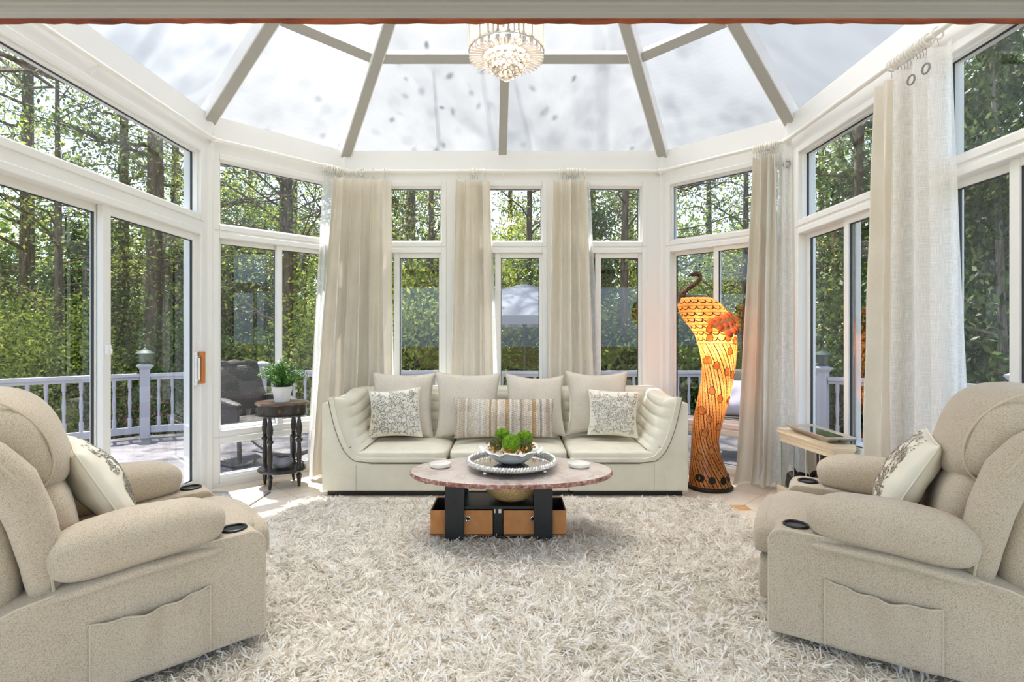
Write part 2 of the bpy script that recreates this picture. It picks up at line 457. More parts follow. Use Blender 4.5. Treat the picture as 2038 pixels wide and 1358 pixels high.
# house wall with the wide opening the picture is taken through
mb = MB()
mb.box(-2.6, -2.05, 1.62, YF, 0, 2.2); mb.box(2.05, 2.5, 1.62, YF, 0, 2.2); mb.box(-2.6, 2.5, 1.66, YF, 2.24, Z_EAVE)
mb.prism([(-2.6, Z_EAVE), (2.5, Z_EAVE), (0.02, 4.97)], 'y', 1.66, YF)
tag(mb.build('wall_front', M['white'], smooth=False), 'house wall above the wide opening', 'wall', kind='structure')
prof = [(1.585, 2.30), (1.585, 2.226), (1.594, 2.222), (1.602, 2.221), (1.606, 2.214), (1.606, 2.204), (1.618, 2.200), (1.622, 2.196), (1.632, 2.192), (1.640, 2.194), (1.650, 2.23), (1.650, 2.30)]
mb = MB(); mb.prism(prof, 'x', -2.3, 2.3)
tag(mb.build('trim_5', M['trim_shaded'], smooth=False), 'white moulded casing over the wide opening, shade put into its colour', 'casing', kind='structure')
def lintel_mat():
    t = NT('stained_lintel'); co = t.obj()
    n = t.noise(t.n('Mapping', {'Vector': co, 'Scale': (1.2, 6, 6)}).outputs[0], 3.0, 5, 0.65)
    return t.done(t.pbr(color=t.ramp(n, [(0.3, lin(96, 44, 20)), (0.5, lin(150, 72, 36)), (0.72, lin(196, 112, 70))]), rough=0.75, normal=t.bump(n, 0.5, 0.01)))
rng = random.Random(5)
mb = MB(); top = []; bot = []; N = 120
rings = []
for i in range(N + 1):
    x = -2.3 + 4.6 * i / N; z = 2.221 + rng.uniform(-0.0022, 0.0022)
    rings.append([(x, 1.645, z), (x, 1.715, z), (x, 1.715, 2.28), (x, 1.645, 2.28)])
mb.loft(rings)
tag(mb.build('trim_6', lintel_mat(), smooth=False), 'rough orange brown lintel under the moulded casing', 'lintel', kind='structure')

mb = MB(); mb.box(-3.2, 3.1, -3.4, 1.60, 2.45, 2.5)  # unseen house ceiling, added to keep high sky light off the opening
tag(mb.build('ceiling', M['white'], smooth=False), 'flat white house ceiling out of view before the opening, added to block high sky', 'ceiling', kind='structure')
# roof: polycarbonate panels between white rafters
EA, EB, EC, ED = [Vector((c.x, c.y, Z_EAVE)) for c in (CA, CB, CC, CD)]
RIDGE_END = Vector((0.02, YF, APEX.z))
EL = Vector((XL, YF, Z_EAVE)); ER = Vector((XR, YF, Z_EAVE))
def roof_panel(name, eave0, eave1, top0, top1, label):
    ex = (eave1 - eave0).normalized(); nrm = ex.cross(top0 - eave0).normalized()
    pts = [eave0, eave1, top1] + ([top0] if (top0 - top1).length > 1e-4 else [])
    me = bpy.data.meshes.new(name)
    lo = [p for p in pts]; n = len(lo); up = nrm if nrm.z > 0 else -nrm
    me.from_pydata([tuple(p + up * 0.035) for p in lo], [], [tuple(range(n))])
    if me.polygons[0].normal.z > 0: me.flip_normals()
    l = me.uv_layers.new(name='UVMap')
    for lp in me.loops:
        p = lo[lp.vertex_index] - eave0; d = ex.dot(p); l.data[lp.index].uv = (d, (p - ex * d).length)
    me.materials.append(M['roof'])
    o = bpy.data.objects.new(name, me); COL.objects.link(o)
    return tag(o, label, 'roof panel', kind='structure')
roof_panel('ceiling', EL, EA, RIDGE_END, APEX, 'translucent white roof slope above the sliding door')
roof_panel('ceiling', EA, EB, APEX, APEX, 'translucent white roof panel above the side table')
mid = Vector(((-0.09), YB, Z_EAVE))
roof_panel('ceiling', EB, mid, APEX, APEX, 'translucent white roof panel above the back wall, side table half')
roof_panel('ceiling', mid, EC, APEX, APEX, 'translucent white roof panel above the back wall, peacock lamp half')
roof_panel('ceiling', EC, ED, APEX, APEX, 'translucent white roof panel above the peacock lamp')
roof_panel('ceiling', ED, ER, APEX, RIDGE_END, 'translucent white roof slope above the right wall')
TN = [6]
def beam(p, q, wdt, hgt, label, drop=0.0, up=None, cap=True, face=None):
    """rafter whose top lies on p-q; white sides and a grey cap strip underneath"""
    TN[0] += 1
    p, q = Vector(p), Vector(q); t = (q - p).normalized(); side = t.cross(Vector((0, 0, 1))).normalized() if up is None else t.cross(up).normalized()
    dn = t.cross(side).normalized()
    if dn.z > 0: dn = -dn
    root = thing('trim_%d' % TN[0], label, 'roof beam', p, 0, kind='structure')
    def bar(w0, h0, h1):
        m = MB(); m.loft([[e + side * a + dn * b for a, b in ((-w0, h0), (w0, h0), (w0, h1), (-w0, h1))] for e in (p, q)]); return m
    bar(wdt / 2, -0.02, hgt).build('beam', M['white'], root, smooth=False, world=True)
    if cap: bar(wdt / 2 * (face or 0.8), hgt, hgt + 0.006).build('cap_strip', M['beam_face'], root, smooth=False, world=True)
    return root
cen = Vector((0, 2.75))
def inw(c, d=0.02): v = Vector((0.02 - c.x, 2.75 - c.y)).normalized() * d; return Vector((c.x + v.x, c.y + v.y, Z_EAVE + 0.0))
beam(inw(CA), APEX, 0.10, 0.085, 'white hip rafter rising above the sliding door corner')
beam(inw(CB), APEX, 0.10, 0.085, 'white hip rafter rising above the long left drape')
beam(inw(CC), APEX, 0.10, 0.085, 'white hip rafter rising between back wall and peacock lamp')
beam(inw(CD), APEX, 0.10, 0.085, 'white hip rafter rising above the glass cabinet corner')
beam(Vector((-0.09, YB - 0.02, Z_EAVE)), APEX, 0.078, 0.05, 'slim white glazing bar rising from the middle of the back wall', face=0.95)
beam(APEX, RIDGE_END, 0.12, 0.10, 'white ridge beam running from the roof hub to the house')
for k, ty in enumerate((2.35,)):
    pass
T_P = 0.285
for (a, b, lab) in ((EA, EB, 'white cross bar in the roof panel above the side table'), (EB, EC, 'white cross bar in the roof panel above the back wall'), (EC, ED, 'white cross bar in the roof panel above the peacock lamp')):
    p, q = a.lerp(APEX, T_P), b.lerp(APEX, T_P)
    nr = (b - a).cross(APEX - a).normalized()
    if nr.z < 0: nr = -nr
    beam(p, q, 0.075, 0.055, lab, up=nr, face=0.98)
# hub under the apex
mb = MB(); mb.lathe([(0.02, -0.16), (0.13, -0.14), (0.15, -0.08), (0.12, 0.0)], 16, Matrix.Translation(APEX))
TN[0] += 1
tag(mb.build('trim_%d' % TN[0], M['white']), 'white hub where the rafters meet', 'roof hub', kind='structure')
# ---------------------------------------------------------------- curtain rods, rings, drapes
Z_ROD = 2.74; N_ROD = -0.11
def hit(w, px, n):
    """point (x, y) on the plane n metres off wall w seen at column px"""
    k = (px - 1019.0) / F_PX; o = w.p0 + w.n * n
    # (o + t*s).x = k * (o + t*s).y
    s = (k * o.y - o.x) / (w.t.x - k * w.t.y); p = o + w.t * s
    return Vector((p.x, p.y))
def corner_pt(c, n): v = (Vector((-0.09, 2.9)) - c).normalized(); return c + v * (-n / math.cos(R(22.5)))
rod_pts = [Vector((XL - N_ROD, 1.80)), corner_pt(CA, N_ROD), corner_pt(CB, N_ROD), corner_pt(CC, N_ROD), corner_pt(CD, N_ROD), Vector((XR + N_ROD, 1.80))]
rod_lab = ['long white curtain rod above the sliding door', 'short white curtain rod above the side table window', 'white curtain rod across the back wall', 'short white curtain rod above the peacock lamp', 'white curtain rod along the right wall above the glass cabinet']
for k in range(5):
    a, b = [Vector((p.x, p.y, Z_ROD)) for p in rod_pts[k:k + 2]]
    root = thing('curtain_rod', rod_lab[k], 'curtain rod', a, 0, 'white curtain rods around the room')
    mb = MB(); mb.tube([a, b], 0.0165, 12); mb.build('rod', M['rod'], root, world=True)
    if k < 4:
        mb = MB(); mb.sq(b, (0.026, 0.026, 0.026), 1, 1, 16, 10); mb.build('elbow_joint', M['rod'], root, world=True)
    w = list(W.values())[k]
    for f in ((0.5,) if k in (0, 2, 4) else ()) + (() if k == 4 else (0.985,)):
        p = a.lerp(b, f) if f < 0.9 else b; nrm = w.n if f < 0.9 else Vector((b.x + 0.09, b.y - 2.9, 0)).normalized()
        mb = MB(); ln = 0.06 if f < 0.9 else 0.085
        mb.tube([p + Vector((0, 0, -0.018)), p + nrm * ln * 0.5 + Vector((0, 0, -0.05)), p + nrm * ln + Vector((0, 0, -0.065))], 0.009, 8)
        mb.tube([p + nrm * (ln - 0.006) + Vector((0, 0, -0.065)), p + nrm * ln + Vector((0, 0, -0.065))], 0.024, 12)
        mb.build('bracket', M['rod'], root, world=True)
# one ring with its little hook, then copies
mb = MB(); mb.tube([(0.030 * math.cos(2 * PI * k / 28), 0, 0.030 * math.sin(2 * PI * k / 28)) for k in range(28)], 0.0052, 8, loop=True)
ring0 = mb.build('curtain_ring', M['ring'])
mb = MB(); mb.tube([(0, 0, -0.034), (0, 0, -0.044), (0, 0.004, -0.050), (0, 0.004, -0.066), (0, 0, -0.072)], 0.0014, 6)
hook0 = mb.build('hook', M['steel'], ring0, label='thin metal hook')
used = [False]
def put_ring(p, tdir, group, label, jit):
    o = ring0 if not used[0] else dup(ring0)
    used[0] = True
    ang = math.atan2(tdir.y, tdir.x) - PI / 2 + jit
    o.location = (p.x, p.y, Z_ROD - 0.0085); o.rotation_euler = (0, 0, ang)
    tag(o, label, 'curtain ring', group)
rr = random.Random(3)
def ring_row(seg, pxs, group, label, step=None):
    w = list(W.values())[seg]
    for px in pxs:
        p = hit(w, px, N_ROD); put_ring(p, w.t, group, label, rr.uniform(-0.18, 0.18))
ring_row(1, [642 + 3.6 * k for k in range(12)], 'curtain rings bunched above the long left drape', 'white curtain ring in the bunch above the long left drape')
ring_row(2, [710, 718.5, 722.5, 742, 765, 769.5], 'curtain rings spread along the long left drape', 'white curtain ring spaced out over the long left drape')
ring_row(2, [912, 935, 939.5, 944, 949.5, 964.5], 'curtain rings over the middle back drape', 'white curtain ring above the drape behind the second beige cushion')
ring_row(2, [1114, 1119] + [1127 + 3.6 * k for k in range(8)] + [1163], 'curtain rings over the right back drape', 'white curtain ring above the drape behind the third beige cushion')
ring_row(3, [1500, 1505] + [1511 + 4.1 * k for k in range(10)], 'curtain rings above the peacock lamp', 'white curtain ring bunched beside the peacock lamp drape')
ring_row(4, [1774, 1781] + [1787 + 6.2 * k for k in range(11)] + [1866], 'curtain rings on the right wall rod', 'white curtain ring on the rod above the right wall drapes')

def drape_mat():
    t = NT('beige_drape'); uv = t.uv()
    m = t.n('Mapping', {'Vector': uv, 'Scale': (14, 120, 1)}).outputs[0]
    slub = t.noise(m, 3.0, 3); big = t.noise(t.obj(), 5, 3)
    c = t.ramp(t.math('ADD', t.math('MULTIPLY', slub, 0.6), t.math('MULTIPLY', big, 0.4)), [(0.3, lin(230, 221, 205)), (0.7, lin(246, 240, 228))])
    d = t.pbr(color=c, rough=0.55, spec=0.3, sheen=0.3, normal=t.bump(slub, 0.12, 0.003)); tr = t.n('BsdfTranslucent', {0: c}).outputs[0]
    return t.done(t.n('MixShader', {0: 0.16, 1: d, 2: tr}).outputs[0])
def sheer_mat():
    t = NT('white_sheer_linen'); uv = t.uv()
    a = t.noise(t.n('Mapping', {'Vector': uv, 'Scale': (420, 14, 1)}).outputs[0], 1.0, 3)
    b = t.noise(t.n('Mapping', {'Vector': uv, 'Scale': (9, 900, 1)}).outputs[0], 1.0, 3)
    wv = t.math('MAXIMUM', a, b)
    al = t.n('MapRange', {0: wv, 1: 0.42, 2: 0.62, 3: 0.5, 4: 0.97}).outputs[0]
    d = t.n('BsdfDiffuse', {0: lin(250, 249, 247)}).outputs[0]; tr = t.n('BsdfTranslucent', {0: lin(252, 251, 249)}).outputs[0]
    f = t.n('MixShader', {0: 0.62, 1: d, 2: tr}).outputs[0]
    return t.done(t.n('MixShader', {0: al, 1: t.n('BsdfTransparent').outputs[0], 2: f}).outputs[0])
M['drape'] = drape_mat(); M['sheer'] = sheer_mat()

def curtain(name, label, mat, top, bot, z0, z1, folds, a0, a1, seed, group, puddle=0.0, ease=1.0, wid=1.2, nx=None, nz=56, grommets=(), hem=True, flip=1):
    """hanging cloth between two top and two bottom points, folds growing downwards"""
    rg = random.Random(seed); nx = nx or int(folds * 16)
    ph = [rg.uniform(0, 6.28) for _ in range(6)]; fw = [rg.uniform(0.75, 1.3) for _ in range(int(folds) + 2)]
    cum = np.cumsum([0] + fw); cum = cum / cum[-1] * folds
    rows = []
    T0, T1, B0, B1 = [Vector((p[0], p[1], 0)) for p in (*top, *bot)]
    for j in range(nz + 1):
        v = j / nz; e = v ** ease; row = []
        P0, P1 = T0.lerp(B0, e), T1.lerp(B1, e); tv = (P1 - P0); L = tv.length; tv.normalize(); nv = Vector((tv.y, -tv.x, 0)) * flip
        amp = a0 + (a1 - a0) * min(1, v * 1.6) ** 0.8
        z = z0 + (z1 - z0) * v
        for i in range(nx + 1):
            u = i / nx; q = np.interp(u * (len(fw)), range(len(fw) + 1), cum)
            w1 = 2 * PI * q
            s = math.sin(w1 + 0.35 * math.sin(ph[0] + 3 * v)) + 0.38 * math.sin(2 * w1 + ph[1] + 1.6 * v) + 0.35 * math.sin(w1 * 0.5 + ph[2] + 1.1 * v)
            lat = 0.35 * math.cos(w1) * amp
            wr = 0.004 * math.sin(23 * v + 5 * u + ph[3]) * math.sin(9 * u + ph[4]) * (0.3 + v)
            p = P0.lerp(P1, u) + nv * (amp * s + wr) + tv * lat
            zz = z
            if puddle and v > 0.93:
                k = (v - 0.93) / 0.07; p += nv * (puddle * k ** 1.5 * (1 + 0.4 * math.sin(w1 * 0.7 + ph[5]))); zz = max(0.012 + 0.02 * abs(math.sin(w1)), z)
            if j == 0: zz += 0.004 * math.sin(w1 * 1.0)
            row.append((p.x, p.y, zz))
        rows.append(row)
    base = Vector(((B0.x + B1.x) / 2, (B0.y + B1.y) / 2, max(z1, 0.0)))
    root = thing(name, label, 'curtain', base, 0, group)
    rows = [[(x - base.x, y - base.y, z - base.z) for (x, y, z) in r] for r in rows]
    o = grid_mesh('cloth', rows, mat, root, uvs=(wid, abs(z1 - z0)))
    for u in grommets:
        i = int(u * nx); p = Vector(rows[2][i]); q = Vector(rows[2][min(i + 1, nx)]); tv = Vector(rows[2][-1]) - Vector(rows[2][0]); tv.z = 0; tv.normalize(); nn = Vector((tv.y, -tv.x, 0)) * flip; p = p + nn * 0.012
        m = MB(); c = p + Vector((0, 0, -0.01))
        m.tube([c + tv * (0.024 * math.cos(2 * PI * k / 20)) + Vector((0, 0, 0.024 * math.sin(2 * PI * k / 20))) for k in range(20)], 0.005, 6, loop=True)
        m.build('grommet', M['steel'], root, label='metal grommet')
    return root
ZC = Z_ROD - 0.088
wl2, wb, wr2, wrr = W['corner_left'], W['back'], W['corner_right'], W['right']
BG, SG = 'beige drapes hanging round the room', 'white sheer curtains'
H = hit
curtain('sheer_curtain', 'white sheer curtain edge left of the long beige drape', M['sheer'], (H(wl2, 642, -0.10), H(wl2, 667, -0.10)), (H(wl2, 609, -0.12), H(wl2, 640, -0.12)), ZC, 0.02, 3, 0.012, 0.02, 1, SG, wid=0.5)
curtain('drape', 'wide beige drape in the corner left of the sofa', M['drape'], (H(wl2, 661, -0.165), H(wb, 775, -0.155)), ((-1.73, 4.40), (-1.09, 4.765)), ZC, 0.015, 6, 0.046, 0.075, 12, BG, puddle=0.05, wid=1.9, nz=70)
curtain('sheer_curtain', 'thin strip of white sheer right of the long beige drape', M['sheer'], (H(wb, 762, -0.088), H(wb, 776, -0.088)), (H(wb, 760, -0.095), H(wb, 786, -0.095)), ZC, 0.02, 2, 0.006, 0.010, 3, SG, wid=0.4)
curtain('drape', 'beige drape between the first and middle back windows', M['drape'], (H(wb, 903, -0.15), H(wb, 972, -0.15)), (H(wb, 890, -0.128), H(wb, 982, -0.128)), ZC - 0.01, 0.02, 4, 0.044, 0.036, 24, BG, wid=1.1)
curtain('sheer_curtain', 'thin strip of white sheer beside the umbrella window', M['sheer'], (H(wb, 955, -0.088), H(wb, 974, -0.088)), (H(wb, 960, -0.095), H(wb, 999, -0.095)), ZC, 0.02, 2, 0.006, 0.010, 5, SG, wid=0.4)
curtain('drape', 'beige drape between the middle and last back windows', M['drape'], (H(wb, 1096, -0.15), H(wb, 1171, -0.15)), (H(wb, 1086, -0.128), H(wb, 1190, -0.128)), ZC - 0.005, 0.02, 4.5, 0.044, 0.036, 31, BG, wid=1.2)
curtain('sheer_curtain', 'thin strip of white sheer at the last back window', M['sheer'], (H(wb, 1150, -0.088), H(wb, 1173, -0.088)), (H(wb, 1165, -0.095), H(wb, 1203, -0.095)), ZC, 0.02, 2, 0.006, 0.010, 7, SG, wid=0.4)
curtain('drape', 'beige drape pooling on the floor beside the peacock lamp', M['drape'], (H(wr2, 1499, -0.12), H(wr2, 1541, -0.13)), ((1.83, 4.30), (2.05, 4.12)), ZC, 0.012, 3, 0.034, 0.060, 44, BG, puddle=0.055, wid=1.2, nz=70, ease=1.3)
curtain('sheer_curtain', 'white sheer curtain between peacock lamp drape and glass cabinet', M['sheer'], (H(wr2, 1535, -0.115), H(wr2, 1574, -0.11)), ((1.98, 4.22), (2.145, 4.02)), ZC + 0.005, 0.02, 3, 0.014, 0.028, 51, SG, wid=0.9, grommets=(0.85,))
curtain('drape', 'beige drape on the right wall beside the white sheer', M['drape'], (H(wrr, 1742, -0.12), H(wrr, 1792, -0.12)), (H(wrr, 1727, -0.12), H(wrr, 1797, -0.12)), ZC, 0.015, 2.5, 0.028, 0.036, 63, BG, wid=0.9)
curtain('sheer_curtain', 'wide white sheer curtain behind the right recliner', M['sheer'], (H(wrr, 1787, -0.125), H(wrr, 1890, -0.12)), (H(wrr, 1783, -0.125), H(wrr, 1928, -0.115)), ZC, 0.02, 3, 0.030, 0.036, 72, SG, wid=1.5, grommets=(0.42, 0.78), nx=90)
# ---------------------------------------------------------------- fabrics
def weave_mat(name, c0, c1, scale=150.0, bump=0.35, rough=0.85, big=0.5):
    """basket weave: fine threads broken up by noise"""
    t = NT(name); co = t.obj(); s = t.n('SeparateXYZ', {0: co})
    n = t.noise(co, 4, 4); v = t.n('TexVoronoi', {'Vector': co, 'Scale': scale, 'Randomness': 1.0}).outputs[0]
    f = t.math('ADD', t.math('MULTIPLY', t.math('SUBTRACT', 1.0, v), 1 - big), t.math('MULTIPLY', n, big))
    return t.done(t.pbr(color=t.mix(f, c0, c1), rough=rough, spec=0.2, sheen=0.25, normal=t.bump(v, bump, -0.002)))
M['recliner'] = weave_mat('recliner_weave', lin(150, 133, 109), lin(222, 209, 187), 300, 0.5, big=0.3)
M['recliner_pipe'] = weave_mat('recliner_piping', lin(186, 171, 146), lin(214, 201, 178), 300, 0.3)
M['beige_cushion'] = weave_mat('beige_cushion_weave', lin(176, 163, 143), lin(240, 231, 216), 330, 0.5, big=0.3)
def leather_mat():
    t = NT('cream_leather'); co = t.obj()
    n = t.noise(co, 5, 4); w = t.noise(t.n('Mapping', {'Vector': co, 'Rotation': (0.4, 0.6, 0.5), 'Scale': (1, 3.0, 2.0)}).outputs[0], 7, 3)
    g = t.n('TexVoronoi', {'Vector': co, 'Scale': 260.0}).outputs[0]
    h = t.math('ADD', t.math('MULTIPLY', w, 1.0), t.math('MULTIPLY', g, 0.12))
    return t.done(t.pbr(color=t.ramp(n, [(0.3, lin(214, 208, 187)), (0.7, lin(228, 222, 203))]), rough=0.42, spec=0.4, normal=t.bump(h, 0.25, 0.012)))
M['leather'] = leather_mat()
M['gap_shadow'] = simple('gap_shadow', lin(118, 109, 88), 0.8)
M['seam'] = simple('leather_seam', lin(188, 180, 156), 0.6)
M['cream_cloth'] = simple('cream_satin', lin(233, 226, 207), 0.6, var=0.04, scale=9, bump=0.3, bscale=14, bdist=0.01)
def island_mat(name, stops, rough=0.4, metal=0.0, transl=0.0, spec=0.5):
    t = NT(name); r = t.n('NewGeometry').outputs['Random Per Island']; c = t.ramp(r, stops)
    s = t.pbr(color=c, rough=rough, metal=metal, spec=spec)
    if transl: s = t.n('MixShader', {0: transl, 1: s, 2: t.n('BsdfTranslucent', {0: c}).outputs[0]}).outputs[0]
    return t.done(s)
M['beads'] = island_mat('beads', [(0.0, lin(96, 90, 80)), (0.3, lin(168, 160, 146)), (0.6, lin(214, 206, 190)), (0.85, lin(240, 236, 228)), (1.0, lin(190, 160, 110))], 0.28, 0.75)
M['beads_pale'] = island_mat('pale_beads', [(0.0, lin(88, 80, 70)), (0.3, lin(148, 140, 126)), (0.6, lin(200, 192, 176)), (0.85, lin(240, 234, 222)), (1.0, lin(252, 248, 240))], 0.3, 0.5)

def pillow_pt(w, h, t, u, v, side, seed=0, ear=0.09):
    x = w / 2 * u * (1 - ear * (1 - v * v)); z = h / 2 * v * (1 - ear * (1 - u * u))
    th = t / 2 * max(0.0, (1 - u * u) * (1 - v * v)) ** 0.42
    th *= 1 + 0.10 * math.sin(4.1 * u + seed) * math.sin(3.3 * v + seed * 1.7)
    th += 0.006 * math.sin(13 * u * v + seed) * (1 - u * u) * (1 - v * v)
    return Vector((x * (1 + 0.02 * math.sin(seed * 3.1 + 2 * v)), side * th, z * (1 + 0.035 * math.sin(seed * 1.3 + 1.7 * u))))
def pillow(name, label, cat, w, h, t, mat, loc, rot, group=None, seed=0, beads=0, bead_mat=None, region=None, n=26, stripes=False, ear=0.09):
    vs = []; idx = {}
    mbv = []; fs = []
    def vid(i, j, side):
        edge = i in (0, n) or j in (0, n); k = (i, j, 0 if edge else side)
        if k not in idx:
            u, v = -math.cos(PI * i / n), -math.cos(PI * j / n)
            u = 0.55 * u + 0.45 * (2 * i / n - 1); v = 0.55 * v + 0.45 * (2 * j / n - 1)
            idx[k] = len(mbv); mbv.append(pillow_pt(w, h, t, u, v, side, seed, ear))
        return idx[k]
    for side in (-1, 1):
        for i in range(n):
            for j in range(n): fs.append((vid(i, j, side), vid(i + 1, j, side), vid(i + 1, j + 1, side), vid(i, j + 1, side)))
    mb = MB(); mb.add(mbv, fs)
    root = thing(name, label, cat, loc, 0, group); root.rotation_euler = rot
    mb.build('cover', mat, root, smooth=True, sharp=70)
    # piping round the edge
    E = []
    for k in range(4 * 14):
        a = k / 14; q = int(a); f = (a - q) * 2 - 1
        u, v = [(f, -1), (1, f), (-f, 1), (-1, -f)][q]; E.append(pillow_pt(w, h, t, u, v, -1, seed, ear))
    m = MB(); m.tube(E, 0.0035, 6, loop=True); m.build('piping', mat, root)
    if beads:
        rg = random.Random(seed * 7 + 1); cs = []; 
        while len(cs) < beads:
            # scrolls: curling arcs started at random
            cu, cv = rg.uniform(-0.9, 0.9), rg.uniform(-0.92, 0.92); r = rg.uniform(0.05, 0.26); a0 = rg.uniform(0, 6.28); turn = rg.choice((-1, 1)) * rg.uniform(1.2, 3.6); L = rg.randint(8, 26)
            for q in range(L):
                f = q / L; rad = r * (1 - 0.65 * f); aa = a0 + turn * f
                u, v = cu + rad * math.cos(aa), cv + rad * math.sin(aa)
                if abs(u) > 0.95 or abs(v) > 0.95: continue
                if region and not region(u, v): continue
                cs.append((u, v, aa))
                if rg.random() < 0.3: cs.append((u + rg.uniform(-.03, .03), v + rg.uniform(-.03, .03), aa + 1))
        vv = []; ff = []
        for (u, v, aa) in cs[:beads]:
            u = max(-0.97, min(0.97, u)); v = max(-0.97, min(0.97, v))
            c = pillow_pt(w, h, t, u, v, -1, seed, ear); e = 1e-3
            nx = (pillow_pt(w, h, t, u + e, v, -1, seed, ear) - c).normalized(); nz = (pillow_pt(w, h, t, u, v + e, -1, seed, ear) - c).normalized(); ny = nx.cross(nz).normalized()
            if ny.y > 0: ny = -ny
            d1 = nx * math.cos(aa) + nz * math.sin(aa); d2 = ny.cross(d1)
            a, b, hh = rg.uniform(0.0036, 0.0068), rg.uniform(0.0024, 0.0038), 0.003
            o = len(vv); c = c + ny * 0.001
            vv += [c + d1 * a, c + d2 * b, c - d1 * a, c - d2 * b, c + ny * hh]
            ff += [(o, o + 1, o + 4), (o + 1, o + 2, o + 4), (o + 2, o + 3, o + 4), (o + 3, o, o + 4)]
        ob = np_mesh('beadwork', [tuple(p) for p in vv], ff, bead_mat or M['beads'], root); tag(ob, 'silver beaded scrollwork', kind='stuff')
    return root

